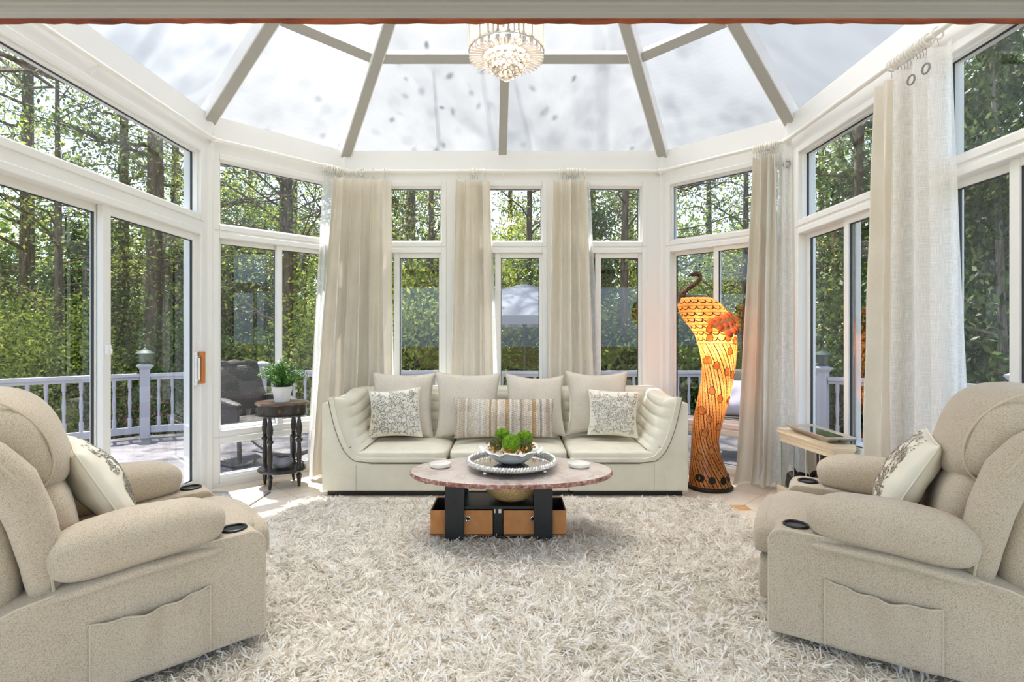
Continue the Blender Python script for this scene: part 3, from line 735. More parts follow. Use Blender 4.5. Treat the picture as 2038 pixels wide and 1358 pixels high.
# ---------------------------------------------------------------- sectional sofa (world aligned, faces the camera)
SF, SB = 3.92, 4.765                               # front and back of the sofa
def sofa_section(x0, x1, arm, label):
    """arm: -1 left corner, 0 armless, +1 right corner; built in its own coordinates, origin at the floor under its middle"""
    cx = (x0 + x1) / 2; a, b = x0 - cx, x1 - cx; D = SB - SF
    root = thing('sofa_section', label, 'sofa', (cx, SF, 0), 0, 'cream leather sectional sofa')
    H_ARM, H_BASE = 0.705, 0.245
    # base with the upswept arm end
    pl = []
    if arm == 0:
        pl = [(a, 0.045), (b, 0.045), (b, H_BASE), (a, H_BASE)]
    else:
        s = -arm; e0, e1 = (a, b) if arm == -1 else (b, a)      # e0 outer edge
        d = 1 if arm == -1 else -1
        pl = [(e1, 0.045), (e0, 0.045), (e0, H_ARM - 0.01), (e0 + d * 0.012, H_ARM), (e0 + d * 0.058, H_ARM - 0.004)]
        for k in range(9):                              # inner edge sweeping down into the base line
            f = k / 8; pl.append((e0 + d * (0.066 + 0.112 * f + 0.12 * max(0, f - 0.72) ** 1.2 * 4), H_ARM - 0.03 - (H_ARM - 0.03 - H_BASE - 0.025) * (f ** 0.92)))
        pl += [(e0 + d * 0.37, H_BASE + 0.002), (e1, H_BASE)]
    mb = MB(); mb.prism(pl, 'y', 0, D)
    mb.build('base', M['leather'], root, bevel=0.010, seg=3)
    mb = MB(); mb.box(a, b, D - 0.14, D - 0.001, 0.2, 0.70); mb.build('back_frame', M['leather'], root, bevel=0.012, seg=3)
    mb = MB(); mb.box(a + 0.03, b - 0.03, 0.04, D - 0.03, 0.0, 0.05); mb.build('plinth', M['black_plastic'], root, smooth=False)
    if arm:
        d = 1 if arm == -1 else -1; e0 = a if arm == -1 else b
        m = MB(); m.tube([(e0 + d * 0.255, -0.001, 0.05), (e0 + d * 0.255, -0.001, H_BASE - 0.002)], 0.0016, 6); m.build('front_seam', M['seam'], root)
    # seat cushion
    sx0 = a + (0.20 if arm == -1 else 0.004); sx1 = b - (0.20 if arm == 1 else 0.004)
    mb = MB(); cxx = (sx0 + sx1) / 2; hw = (sx1 - sx0) / 2
    def crown(p): return Vector((p.x, p.y, p.z + (0.018 * (1 - (p.x / hw) ** 2) * (1 - (p.y / 0.40) ** 2) if p.z > 0 else 0)))
    mb.sq((cxx, 0.41, 0.292), (hw, 0.40, 0.056), 0.38, 0.16, 56, 20, fn=crown); sc = mb.build('seat_cushion', M['leather'], root, sharp=60)
    pts = []
    for k in range(40):
        u = -1 + 2 * k / 39; pts.append((cxx + hw * 0.97 * u, 0.008 + 0.05 * abs(u) ** 14, 0.288))
    m = MB(); m.tube(pts, 0.0045, 6); m.build('piping', M['leather'], sc)
    m = MB(); m.tube([(cxx + 0.03, 0.010 + 0.03 * k, 0.325 + 0.024 * min(1, k / 2)) for k in range(9)], 0.0018, 5); m.build('stitch_line', M['seam'], sc)
    # quilted back cushion (channels run across)
    def quilt(f, thick, n_ch):      # profile (offset outwards) at height fraction f
        return thick * (0.89 + 0.11 * abs(math.sin(PI * f * n_ch)) ** 0.35)
    bx0 = a + (0.05 if arm == -1 else 0.003); bx1 = b - (0.05 if arm == 1 else 0.003)
    rings = []; NZ = 60
    for i in range(25):
        u = i / 24; x = bx0 + (bx1 - bx0) * u; ed = (1 - abs(2 * u - 1) ** 10) ** 0.3; ring = []
        for j in range(NZ + 1):
            f = j / NZ; z = 0.30 + 0.465 * f; lean = 0.05 * f
            th = quilt(f, 0.15, 5.5) * (0.35 + 0.65 * ed) * (1 - f ** 14) ** 0.35
            ring.append((x, D - 0.13 + lean - th, z - 0.02 * (1 - ed) * f))
        for j in range(7):
            f = 1 - j / 6; ring.append((x, D - 0.05 * (1 - 0) + 0.03 * f, 0.30 + 0.40 * f))
        rings.append(ring)
    mb = MB(); mb.loft(rings); bc = mb.build('back_cushion', M['leather'], root, sharp=75)
    if arm:
        # quilted arm cushion leaning on the upswept side
        d = 1 if arm == -1 else -1; e0 = a if arm == -1 else b
        ctr = [(0.052, 0.742), (0.068, 0.66), (0.086, 0.58), (0.108, 0.50), (0.136, 0.42), (0.172, 0.345), (0.225, 0.285)]   # outer line
        def lineat(f):
            x = f * (len(ctr) - 1); k = min(int(x), len(ctr) - 2); q = x - k
            return Vector((ctr[k][0] * (1 - q) + ctr[k + 1][0] * q, ctr[k][1] * (1 - q) + ctr[k + 1][1] * q))
        rings = []
        for i in range(23):
            y = i / 22; Y = 0.012 + (D - 0.10) * y; ed = (1 - (1 - min(1, y * 5.5)) ** 2.4) ** 0.5 if y < 0.19 else 1; ring = []
            dip = 0.018 * math.sin(PI * min(1, y * 1.5)) - 0.045 * max(0, (y - 0.55)) ** 1.0
            for j in range(NZ + 1):
                f = j / NZ; p = lineat(f); q = lineat(min(1, f + 0.01)) - lineat(max(0, f - 0.01)); nn = Vector((-q.y, q.x)).normalized()
                if nn.x < 0: nn = -nn
                g = 1 - f
                slant = f + 0.055 * (y - 0.3) * 1.0
                th = quilt(max(0, min(1, slant)), 0.125, 5.5) * (0.30 + 0.70 * ed) * (1 - g ** 16) ** 0.35
                pp = p + nn * th; ring.append((e0 + d * pp.x, Y, pp.y - dip * g))
            for j in range(9):
                f = 1 - j / 8; p = lineat(f); ring.append((e0 + d * (p.x - 0.004 + 0.02 * (1 - f)), Y, p.y - 0.004 - dip * (1 - f)))
            rings.append(ring)
        mb = MB(); mb.loft(rings); ac = mb.build('arm_cushion', M['leather'], root, sharp=75)
        # flat welt that runs down the arm front and along the seat
        rings = []
        N = 46
        for k in range(N + 1):
            f = k / N
            if f < 0.62:
                p = lineat(f / 0.62); q = lineat(min(1, f / 0.62 + 0.02)) - lineat(max(0, f / 0.62 - 0.02)); nn = Vector((-q.y, q.x)).normalized()
                if nn.x < 0: nn = -nn
                c = (p.x - 0.002, p.y); n1 = nn * 0.036
            else:
                g = (f - 0.62) / 0.38; c = (0.235 + g * (abs(e0 * 2) - 0.245), 0.272 - 0.012 * min(1, g * 6)); n1 = Vector((0.0, 0.026))
                if g < 0.12: n1 = Vector((0.02 * (1 - g / 0.12), 0.03))
            rings.append([(e0 + d * c[0], 0.004, c[1]), (e0 + d * c[0], -0.008, c[1] + 0.002), (e0 + d * (c[0] + n1.x), -0.008, c[1] + n1.y), (e0 + d * (c[0] + n1.x), 0.03, c[1] + n1.y), (e0 + d * c[0], 0.03, c[1])])
        mb = MB(); mb.loft(rings); mb.build('welt', M['leather'], root, sharp=50)
        m = MB(); m.tube([Vector(r[1]) + Vector((-d * 0.002, -0.001, -0.003)) for r in rings[1:]], 0.0024, 6); m.build('gap_shadow_line', M['gap_shadow'], root, label='dark line painted for the gap shadow')  # dark strip standing in for the shadow between arm cushion and base
    return root
sofa_section(-1.420, -0.484, -1, 'left corner section of the cream leather sofa, beside the side table')
sofa_section(-0.480, 0.424, 0, 'armless middle section of the cream leather sofa')
sofa_section(0.428, 1.316, 1, 'right corner section of the cream leather sofa, beside the peacock lamp')
# cushions on the sofa
BC = 'plain beige cushions along the sofa back'
def cush(px0, px1, ytop, ybot, D, t, tilt, roll, **k):
    c = at((px0 + px1) / 2, (ytop + ybot) / 2, D); w = (px1 - px0) * D / F_PX; h = (ybot - ytop) * D / F_PX
    return pillow(loc=c, rot=(R(-tilt), R(roll), R(k.pop('yaw', 0))), w=w, h=h / math.cos(R(tilt)), t=t, **k)
cush(736, 865, 743, 868, 4.43, 0.17, 13, 1.5, name='cushion', label='plain beige cushion behind the left beaded cushion', cat='cushion', mat=M['beige_cushion'], group=BC, seed=1, ear=0.13)
cush(866, 996, 742, 868, 4.41, 0.17, 12, -0.5, name='cushion', label='plain beige cushion behind the left end of the striped cushion', cat='cushion', mat=M['beige_cushion'], group=BC, seed=2, ear=0.13)
cush(1004, 1124, 746, 868, 4.41, 0.17, 12, 0.5, name='cushion', label='plain beige cushion behind the right end of the striped cushion', cat='cushion', mat=M['beige_cushion'], group=BC, seed=3, ear=0.13)
cush(1126, 1250, 739, 866, 4.43, 0.17, 13, 1.5, name='cushion', label='plain beige cushion behind the right beaded cushion', cat='cushion', mat=M['beige_cushion'], group=BC, seed=4, ear=0.13)
BD = 'cream beaded cushions'
cush(735, 838, 776, 869, 4.27, 0.13, 16, -2, name='beaded_cushion', label='cream beaded cushion in the left corner of the sofa', cat='cushion', mat=M['cream_cloth'], group=BD, seed=5, beads=6500, bead_mat=M['beads_pale'], ear=0.11, yaw=8)
cush(1170, 1270, 778, 867, 4.27, 0.13, 16, 2, name='beaded_cushion', label='cream cushion with dark scroll beading in the right corner of the sofa', cat='cushion', mat=M['cream_cloth'], group=BD, seed=6, beads=5200, ear=0.11, yaw=-8)
def stripe_mat():
    t = NT('striped_chunky_weave'); co = t.obj(); s = t.n('SeparateXYZ', {0: co})
    xs = t.math('ADD', s.outputs[0], t.math('MULTIPLY', t.noise(co, 30, 2), 0.006))
    band = t.n('TexNoise', {'Vector': t.n('CombineXYZ', {0: t.math('MULTIPLY', t.math('FLOOR', t.math('MULTIPLY', xs, 62.0)), 7.31)}).outputs[0], 'Scale': 1.0, 'Detail': 0.0}).outputs[0]
    c = t.ramp(band, [(0.22, lin(150, 140, 132)), (0.36, lin(192, 182, 166)), (0.47, lin(234, 227, 214)), (0.56, lin(184, 148, 98)), (0.64, lin(222, 212, 194)), (0.78, lin(168, 158, 152))])
    k = t.math('SINE', t.math('MULTIPLY', xs, 62 * PI)); kn = t.math('SINE', t.math('ADD', t.math('MULTIPLY', s.outputs[2], 380.0), t.math('MULTIPLY', t.math('FLOOR', t.math('MULTIPLY', xs, 62.0)), 1.9)))
    h = t.math('ADD', t.math('ABSOLUTE', k), t.math('MULTIPLY', kn, 0.5)); sp = t.noise(co, 140, 2)
    c = t.mix(t.math('GREATER_THAN', sp, 0.64), c, lin(120, 106, 90)); c = t.mix(t.math('MULTIPLY', t.math('ADD', kn, 1.0), 0.12), c, lin(110, 100, 84))
    return t.done(t.pbr(color=c, rough=0.9, spec=0.2, normal=t.bump(h, 0.6, 0.006)))
cush(904, 1102, 795, 869, 4.22, 0.15, 16, 0, name='striped_cushion', label='long striped chunky woven cushion in the middle of the sofa', cat='cushion', mat=stripe_mat(), seed=8, ear=0.03)

# ---------------------------------------------------------------- recliners
def recliner(loc, rotz, label, near):
    """own coordinates: x forwards (front panel at 0.5), y to the sitter's left, z up; u = distance back from the front"""
    root = thing('recliner', label, 'armchair', loc, rotz, 'beige fabric recliners facing the sofa')
    X = lambda u: 0.5 - u
    F = M['recliner']
    mb = MB(); mb.box(X(0.80), X(0.04), -0.36, 0.36, 0.012, 0.075); mb.build('base_frame', M['black_plastic'], root, smooth=False)
    for s in (-1, 1):
        # arm panel: outline seen from the side
        pl = [(X(0), 0.055), (X(0), 0.40)]
        for k in range(7):
            a = PI / 2 * k / 6; pl.append((X(0.055 - 0.055 * math.cos(a)), 0.40 + 0.055 * math.sin(a)))
        pl += [(X(0.20), 0.452), (X(0.40), 0.432), (X(0.58), 0.405), (X(0.70), 0.385), (X(0.80), 0.345), (X(0.88), 0.27), (X(0.92), 0.18), (X(0.93), 0.055)]
        mb = MB(); y0, y1 = sorted((s * 0.275, s * 0.46)); mb.prism(pl, 'y', y0, y1)
        ap = mb.build('arm_panel', F, root, bevel=0.022, seg=4)
        m = MB(); m.tube([(x, s * 0.4535, z) for x, z in pl[1:-1]], 0.0055, 6)
        m.tube([(X(0.002), s * 0.4535, 0.07), (X(0.002), s * 0.4535, 0.40)], 0.0055, 6); m.build('piping', M['recliner_pipe'], ap)
        # pad and the flap it sits on
        path = [(X(0.130), s * 0.385, 0.505), (X(0.24), s * 0.39, 0.522), (X(0.40), s * 0.392, 0.518), (X(0.53), s * 0.390, 0.502), (X(0.635), s * 0.388, 0.482)]
        mb = MB(); mb.soft(path, [(0.100, 0.078), (0.112, 0.088), (0.116, 0.094), (0.114, 0.092), (0.104, 0.084)], (0, 1, 0), 28, 2.5, 3.6, m=26)
        pd = mb.build('arm_pad', F, root, sharp=80)
        m = MB(); m.tube([(x, s * (0.385 + 0.111 * (1 - abs(2 * k / 16 - 1) ** 3) ** (1 / 3.0)), z - 0.020) for k in range(1, 16) for (x, z) in [(X(0.135 + 0.48 * k / 16), np.interp(k / 16, [0, .25, .55, .8, 1], [0.505, 0.522, 0.518, 0.502, 0.482]))]], 0.003, 6)
        m.build('piping', M['recliner_pipe'], pd)
        mb = MB(); mb.soft([(p[0], p[1] + s * 0.004, p[2] - 0.096 + (0.006 if i == 0 else 0)) for i, p in enumerate(path)], [(0.090, 0.016)] + [(0.104, 0.018)] * 3 + [(0.09, 0.016)], (0, 1, 0), 24, 4.0, 5, m=22)
        mb.build('arm_flap', F, root, sharp=70)
        # cup holder
        cx, cyy, cz = X(0.088), s * 0.372, 0.4545
        mb = MB(); mb.tube([(cx + 0.042 * math.cos(2 * PI * k / 32), cyy + 0.042 * math.sin(2 * PI * k / 32), cz + 0.003) for k in range(32)], 0.0055, 8, loop=True)
        mb.lathe([(0.0, -0.0), (0.041, 0.0)], 28, Matrix.Translation((cx, cyy, cz + 0.0022)), cap=False); mb.build('cup_holder', M['black_plastic'], root)
        # side pocket with a gathered edge
        if True:
            N = 44; K = 16; rows = []
            for j in range(K + 1):
                v = j / K; row = []
                for i in range(N + 1):
                    u = i / N; uu = 0.19 + 0.34 * u + 0.008 * (1 - v) * 0
                    top = 0.302 - 0.020 * u - 0.014 * math.sin(PI * u); z = 0.062 + (top - 0.062) * v
                    edge = min(1, u * 12, (1 - u) * 12)
                    puff = (0.016 * math.sin(PI * u) ** 0.6 + (0.013 * v * math.sin(24 * u + 0.9 * math.sin(5 * u)) + 0.006 * math.sin(9 * u + 3 * v)) * math.sin(PI * u)) * edge
                    row.append((X(uu), s * (0.4625 + 0.004 * edge + puff * (0.35 + 0.65 * v)), z))
                rows.append(row)
            pk = grid_mesh('side_pocket', rows, F, root); md = pk.modifiers.new('solid', 'SOLIDIFY'); md.thickness = 0.006; md.offset = 0
            m = MB(); e = [rows[j][0] for j in range(K + 1)] + rows[K][1:] + [rows[j][N] for j in range(K - 1, -1, -1)]
            m.tube([(p[0], p[1] + s * 0.002, p[2]) for p in e], 0.0035, 6); m.build('piping', M['recliner_pipe'], pk)
    # seat and footrest
    def dimple(p): return Vector((p.x, p.y, p.z + 0.012 * math.cos(9 * p.y) * (p.z > 0) - 0.006 * math.sin(14 * p.x) * (p.z > 0)))
    mb = MB(); mb.sq((X(0.265), 0, 0.37), (0.31, 0.272, 0.082), 0.45, 0.3, 56, 24, fn=dimple); mb.build('seat_cushion', F, root, sharp=80)
    mb = MB(); mb.sq((X(-0.028), 0, 0.335), (0.066, 0.268, 0.085), 0.6, 0.25, 48, 20, fn=lambda p: Vector((p.x + 0.006 * math.cos(11 * p.y), p.y, p.z))); mb.build('front_roll', F, root, sharp=80)
    mb = MB(); mb.sq((X(-0.016), 0, 0.165), (0.050, 0.266, 0.105), 0.4, 0.2, 48, 20); mb.build('footrest', F, root, sharp=80)
    # back: shell, side wings, lumbar cushion and a big head cushion
    mb = MB(); mb.soft([(X(0.78), 0, 0.22), (X(0.80), 0, 0.45), (X(0.825), 0, 0.66), (X(0.84), 0, 0.88)], [(0.34, 0.11), (0.385, 0.125), (0.38, 0.12), (0.32, 0.09)], (0, 1, 0), 36, 5.0, 5.0, m=26)
    mb.build('back_shell', F, root, sharp=80)
    mb = MB(); mb.sq((X(0.665), 0, 0.545), (0.125, 0.285, 0.185), 0.6, 0.35, 48, 22, Matrix.Identity(4), fn=lambda p: Vector((p.x - 0.18 * p.z, p.y, p.z))); mb.build('lumbar_cushion', F, root, sharp=80)
    def headfn(p):
        q = Vector((p.x - 0.30 * p.z, p.y, p.z)); q.x -= 0.05 * (p.y / 0.3) ** 2
        return q
    mb = MB(); mb.sq((X(0.735), 0, 0.835), (0.165, 0.310, 0.185), 0.72, 0.5, 56, 28, fn=headfn); hc = mb.build('head_cushion', F, root, sharp=80)
    for s in (-1, 1):
        pts = []
        for k in range(25):
            a = -1.35 + 3.5 * k / 24; pts.append(headfn(Vector((0.150 * math.cos(a), s * 0.252, 0.172 * math.sin(a)))) + Vector((X(0.735), 0, 0.835)))
        m = MB(); m.tube(pts, 0.0045, 6); m.build('piping', M['recliner_pipe'], hc)
        path = [(X(0.628), s * 0.350, 0.365), (X(0.642), s * 0.362, 0.50), (X(0.668), s * 0.368, 0.63), (X(0.710), s * 0.364, 0.750), (X(0.775), s * 0.350, 0.835), (X(0.87), s * 0.335, 0.868), (X(0.93), s * 0.32, 0.86)]
        mb = MB(); mb.soft(path, [(0.066, 0.050), (0.074, 0.056), (0.076, 0.060), (0.074, 0.062), (0.068, 0.060), (0.060, 0.055), (0.055, 0.05)], (0, 1, 0), 28, 2.4, 7.0, m=34)
        wg = mb.build('side_wing', F, root, sharp=80)
        m = MB(); m.tube([(p[0] + 0.016, s * (abs(p[1]) + 0.068), p[2] + 0.01) for p in path[:-1]], 0.0045, 6); m.build('piping', M['recliner_pipe'], wg)
    return root
L_LOC, L_ROT = Vector((-1.632, 2.030, 0)), R(42.5)
R_LOC, R_ROT = Vector((1.668, 2.165, 0)), R(147.4)
recliner(L_LOC, L_ROT, 'beige fabric recliner near the sliding door', -1)
recliner(R_LOC, R_ROT, 'beige fabric recliner near the glass cabinet', 1)
for (loc, rz, side, lab, sd) in ((L_LOC, L_ROT, 0.03, 'cream beaded cushion lying on the recliner near the sliding door', 15), (R_LOC, R_ROT, -0.03, 'cream beaded cushion lying on the recliner near the glass cabinet', 16)):
    c = Matrix.Translation(loc) @ Matrix.Rotation(rz, 4, 'Z') @ Vector((0.5 - 0.465, side, 0.61))
    pillow('beaded_cushion', lab, 'cushion', 0.42, 0.40, 0.15, M['cream_cloth'], c, (R(-27), 0, rz + PI / 2), BD, sd, 2600, M['beads'], region=lambda u, v: abs(u) < 0.62, ear=0.05)
# ---------------------------------------------------------------- shag rug
def make_rug():
    x0, x1, y0, y1 = -1.56, 1.50, 1.25, 3.80
    root = thing('shag_rug', 'large cream shag rug under the coffee table', 'rug', (0, 2.5, 0))
    mb = MB(); mb.box(x0, x1, y0 - 2.5, y1 - 2.5, 0.0, 0.012); base_m = simple('rug_backing', lin(240, 235, 224), 0.9, var=0.05, scale=30); mb.build('backing', base_m, root, smooth=False)
    rg = np.random.default_rng(11); n = 86000
    px = rg.uniform(x0, x1, n); py = rg.uniform(y0, y1, n)
    # clumps: strands lean together in tufts
    cx = np.round(px / 0.055 + rg.uniform(-.3, .3, n)); cy_ = np.round(py / 0.055 + rg.uniform(-.3, .3, n))
    h = np.sin(cx * 12.9898 + cy_ * 78.233) * 43758.5453; h = h - np.floor(h)
    ang = h * 2 * np.pi + rg.normal(0, 0.8, n); lean = rg.uniform(0.65, 1.42, n)
    L = rg.uniform(0.036, 0.066, n); wdt = rg.uniform(0.0018, 0.0036, n)
    d = np.stack([np.cos(ang) * np.sin(lean), np.sin(ang) * np.sin(lean), np.cos(lean)], 1)
    d2 = d.copy(); d2[:, 2] *= 0.25; d2 += rg.normal(0, 0.25, (n, 3)) * [1, 1, 0.4]; d2 /= np.linalg.norm(d2, axis=1)[:, None]
    a2 = ang + np.pi / 2 + rg.normal(0, 0.5, n); sd = np.stack([np.cos(a2), np.sin(a2), rg.normal(0, 0.25, n)], 1) * wdt[:, None]
    p0 = np.stack([px, py - 2.5, np.full(n, 0.010)], 1); p1 = p0 + d * (L * 0.55)[:, None]; p2 = p1 + d2 * (L * 0.5)[:, None]
    p2[:, 2] = np.maximum(p2[:, 2], 0.008)
    V = np.stack([p0 - sd, p0 + sd, p1 - sd, p1 + sd, p2 - sd * 0.6, p2 + sd * 0.6], 1).reshape(-1, 3)
    o = np.arange(n)[:, None] * 6
    Fc = np.concatenate([o + [0, 1, 3, 2], o + [2, 3, 5, 4]], 0)
    m = island_mat('shag_pile', [(0.0, lin(196, 182, 160)), (0.2, lin(230, 220, 204)), (0.55, lin(248, 242, 232)), (1.0, lin(255, 253, 248))], 0.55, 0, 0.35, spec=0.35)
    pl = np_mesh('pile', V, Fc, m, root); tag(pl, 'long cream pile strands', kind='stuff')
make_rug()
# small patterned mat by the door
def mat_mat():
    t = NT('patterned_mat'); co = t.obj(); s = t.n('SeparateXYZ', {0: co})
    v = t.n('TexVoronoi', {'Vector': t.n('Mapping', {'Vector': co, 'Scale': (1, 1.7, 1)}).outputs[0], 'Scale': 9.0}).outputs[0]
    n = t.noise(co, 26, 4)
    ed = t.math('MAXIMUM', t.math('SUBTRACT', t.math('ABSOLUTE', s.outputs[0]), 0.19), t.math('SUBTRACT', t.math('ABSOLUTE', s.outputs[1]), 0.42))
    c = t.ramp(t.math('ADD', t.math('MULTIPLY', v, 0.7), t.math('MULTIPLY', n, 0.5)), [(0.38, lin(150, 146, 142)), (0.52, lin(226, 222, 216)), (0.75, lin(170, 166, 160))])
    c = t.mix(t.math('GREATER_THAN', ed, 0.0), c, t.mix(n, lin(140, 134, 128), lin(190, 184, 176))); c = t.mix(t.math('GREATER_THAN', ed, 0.035), c, lin(120, 110, 98))
    return t.done(t.pbr(color=c, rough=0.95, normal=t.bump(n, 0.5, 0.004)))
mb = MB(); mb.box(-0.235, 0.235, -0.47, 0.47, 0, 0.009)
o = mb.build('door_mat', mat_mat(), bevel=0.003); o.location = (-2.085, 3.56, 0.0); tag(o, 'grey and white patterned mat in front of the sliding door', 'mat')

# ---------------------------------------------------------------- coffee table
TC = Vector((-0.005, 3.165, 0))
def marble_mat():
    t = NT('rose_marble'); co = t.obj()
    w = t.noise(co, 3.0, 6, 0.6, out=1); v = t.n('VectorMath', {0: co, 1: w}, operation='ADD').outputs[0]
    n = t.noise(v, 5, 7, 0.66); f = t.noise(co, 60, 4)
    c = t.ramp(n, [(0.28, lin(140, 108, 98)), (0.42, lin(188, 168, 156)), (0.55, lin(212, 198, 186)), (0.72, lin(192, 176, 166))])
    c = t.mix(t.math('MULTIPLY', f, 0.35), c, lin(232, 222, 216))
    return t.done(t.pbr(color=c, rough=0.16, spec=0.5, coat=0.3))
def edge_mat():
    t = NT('rose_marble_edge'); co = t.obj(); n = t.noise(co, 38, 5, 0.7)
    return t.done(t.pbr(color=t.ramp(n, [(0.3, lin(84, 48, 42)), (0.5, lin(160, 106, 92)), (0.7, lin(222, 200, 188))]), rough=0.6, normal=t.bump(n, 0.8, 0.008)))
ct = thing('coffee_table', 'oval coffee table with a pink marble top on a black wooden base', 'coffee table', TC)
def egg(k, n): 
    a = 2 * PI * k / n; return math.copysign(abs(math.cos(a)) ** 0.97, math.cos(a)) * 0.607, math.copysign(abs(math.sin(a)) ** 0.97, math.sin(a)) * 0.342
rg = random.Random(2); N = 220; jit = [[rg.uniform(-1, 1) for _ in range(N)] for _ in range(4)]
rings = []
for q, (sc, z, j) in enumerate(((0.955, 0.372, 0.0), (0.988, 0.374, 0.0035), (1.0, 0.383, 0.0040), (0.996, 0.394, 0.0035), (0.988, 0.400, 0.0025))):
    rings.append([((egg(k, N)[0]) * (sc + j * jit[q % 4][k]), egg(k, N)[1] * (sc + 1.4 * j * jit[q % 4][k]), z + (0.0012 * jit[(q + 1) % 4][k] if 0 < q < 4 else 0)) for k in range(N)])
mb = MB(); mb.loft(rings, cap=False); tp = mb.build('rough_edge', edge_mat(), ct, sharp=25, label='chipped marble edge')
mb = MB(); mb.loft([rings[-1], [(p[0] * 0.995, p[1] * 0.995, 0.4012) for p in rings[-1]]], cap=True); top = mb.build('tabletop', marble_mat(), ct, smooth=False)
mb = MB(); mb.loft([rings[0], [(p[0] * 0.99, p[1] * 0.99, 0.371) for p in rings[0]]]); mb.build('top_underside', M['black_wood'], ct, smooth=False)
mb = MB(); mb.box(-0.50, 0.40, -0.125, 0.19, 0.347, 0.372); mb.build('apron', M['black_wood'], ct, bevel=0.003)
LX = ((-0.383, -0.272), (0.132, 0.240))
for (a, b) in LX:
    for (y0, y1) in ((-0.132, -0.105), (0.165, 0.192)):
        mb = MB(); mb.box(a, b, y0, y1, 0.0, 0.347); lg = mb.build('leg', M['black_wood'], ct, bevel=0.002)
        if y0 < 0:
            for z in (0.10, 0.245):
                m = MB(); m.tube([(a + 0.058, y0 - 0.0008, z), (a + 0.058, y0 + 0.002, z)], 0.004, 10); m.build('screw_hole', M['black_plastic'], lg)
mb = MB(); mb.box(-0.385, 0.242, -0.104, 0.164, 0.192, 0.210); mb.build('shelf', M['black_wood'], ct, bevel=0.002)
mb = MB(); mb.box(-0.105, -0.048, -0.09, 0.164, 0.035, 0.192); mb.build('divider', M['black_wood'], ct, bevel=0.002)
mb = MB(); mb.box(-0.385, 0.242, -0.104, 0.164, 0.022, 0.036); mb.build('bottom_shelf', M['black_wood'], ct, bevel=0.002)
for x in (-0.096, -0.066):
    mb = MB(); mb.box(x - 0.004 if x < -0.08 else x - 0.008, x + 0.004 if x < -0.08 else x + 0.008, -0.094, -0.09, 0.166, 0.190); mb.build('bracket', M['silver'], ct, smooth=False)
def bin_mat():
    t = NT('tan_felt'); n = t.noise(t.obj(), 20, 4)
    return t.done(t.pbr(color=t.mix(n, lin(176, 112, 58), lin(206, 146, 88)), rough=0.8, normal=t.bump(t.noise(t.obj(), 300, 2), 0.2, 0.002)))
M['tan'] = bin_mat(); M['bin_in'] = simple('bin_lining', lin(52, 34, 24), 0.9)
for k, (x0, x1, lab) in enumerate(((-0.472, -0.108, 'tan fabric bin under the coffee table, sofa table side nearest the side table'), (-0.045, 0.322, 'tan fabric bin under the coffee table, peacock lamp side'))):
    lab = ('tan fabric storage bin under the table, on the side table side', 'tan fabric storage bin under the table, on the peacock lamp side')[k]
    y0, y1, z0, z1, th = -0.098, 0.158, 0.0415, 0.183, 0.006
    root = thing('storage_bin', lab, 'storage bin', TC + Vector(((x0 + x1) / 2, 0, 0)), 0, 'tan bins under the coffee table'); w2 = (x1 - x0) / 2
    mb = MB()
    mb.box(-w2, w2, y0, y0 + th, z0, z1); mb.box(-w2, w2, y1 - th, y1, z0, z1); mb.box(-w2, -w2 + th, y0 + th, y1 - th, z0, z1); mb.box(w2 - th, w2, y0 + th, y1 - th, z0, z1); mb.box(-w2, w2, y0, y1, z0 - 0.004, z0 + 0.004)
    mb.build('body', M['tan'], root, smooth=False)
    mb = MB(); e = th + 0.001
    mb.box(-w2 + e, w2 - e, y0 + e, y0 + e + .002, z0 + .005, z1 - .002); mb.box(-w2 + e, w2 - e, y1 - e - .002, y1 - e, z0 + .005, z1 - .002); mb.box(-w2 + e, -w2 + e + .002, y0 + e, y1 - e, z0 + .005, z1 - .002); mb.box(w2 - e - .002, w2 - e, y0 + e, y1 - e, z0 + .005, z1 - .002)
    mb.build('lining', M['bin_in'], root, smooth=False)
    mb = MB(); mb.tube([(0.013 * math.cos(2 * PI * q / 24) , y0 - 0.001, 0.135 + 0.013 * math.sin(2 * PI * q / 24)) for q in range(24)], 0.004, 8, loop=True); 
    mb2 = MB(); mb2.tube([(0.0, y0 - 0.0012, 0.135), (0, y0 + 0.001, 0.135)], 0.012, 16)
    dx = 0.037 if k == 0 else -0.01
    g = mb.build('eyelet', M['chrome'], root); g.location = (dx, 0, 0); h = mb2.build('eyelet_hole', M['black_plastic'], g)
# bowl on the shelf
def bowl_prof(r, h, th, foot=0.4):
    out = [(0.001, 0.0), (r * foot, 0.0), (r * foot * 1.1, 0.006)] + [(r * (foot * 1.1 + (1 - foot * 1.1) * math.sin(PI / 2 * k / 8)), 0.006 + (h - 0.006) * (1 - math.cos(PI / 2 * k / 8))) for k in range(1, 9)]
    inn = [(max(0.001, p[0] - th), p[1] + th * 0.7 if k > 0 else th) for k, p in enumerate(out)]
    return out + inn[::-1]
def gold_bowl_mat():
    t = NT('pearl_bowl'); n = t.n('TexVoronoi', {'Vector': t.obj(), 'Scale': 160.0}).outputs[0]
    return t.done(t.pbr(color=t.ramp(n, [(0.1, lin(226, 206, 160)), (0.5, lin(176, 146, 92))]), rough=0.35, metal=0.3))
mb = MB(); mb.lathe(bowl_prof(0.165, 0.105, 0.005, 0.35), 48); o = mb.build('bowl', gold_bowl_mat()); o.location = TC + Vector((0.0, 0.03, 0.211)); tag(o, 'pearly gold bowl on the shelf under the tabletop', 'bowl')
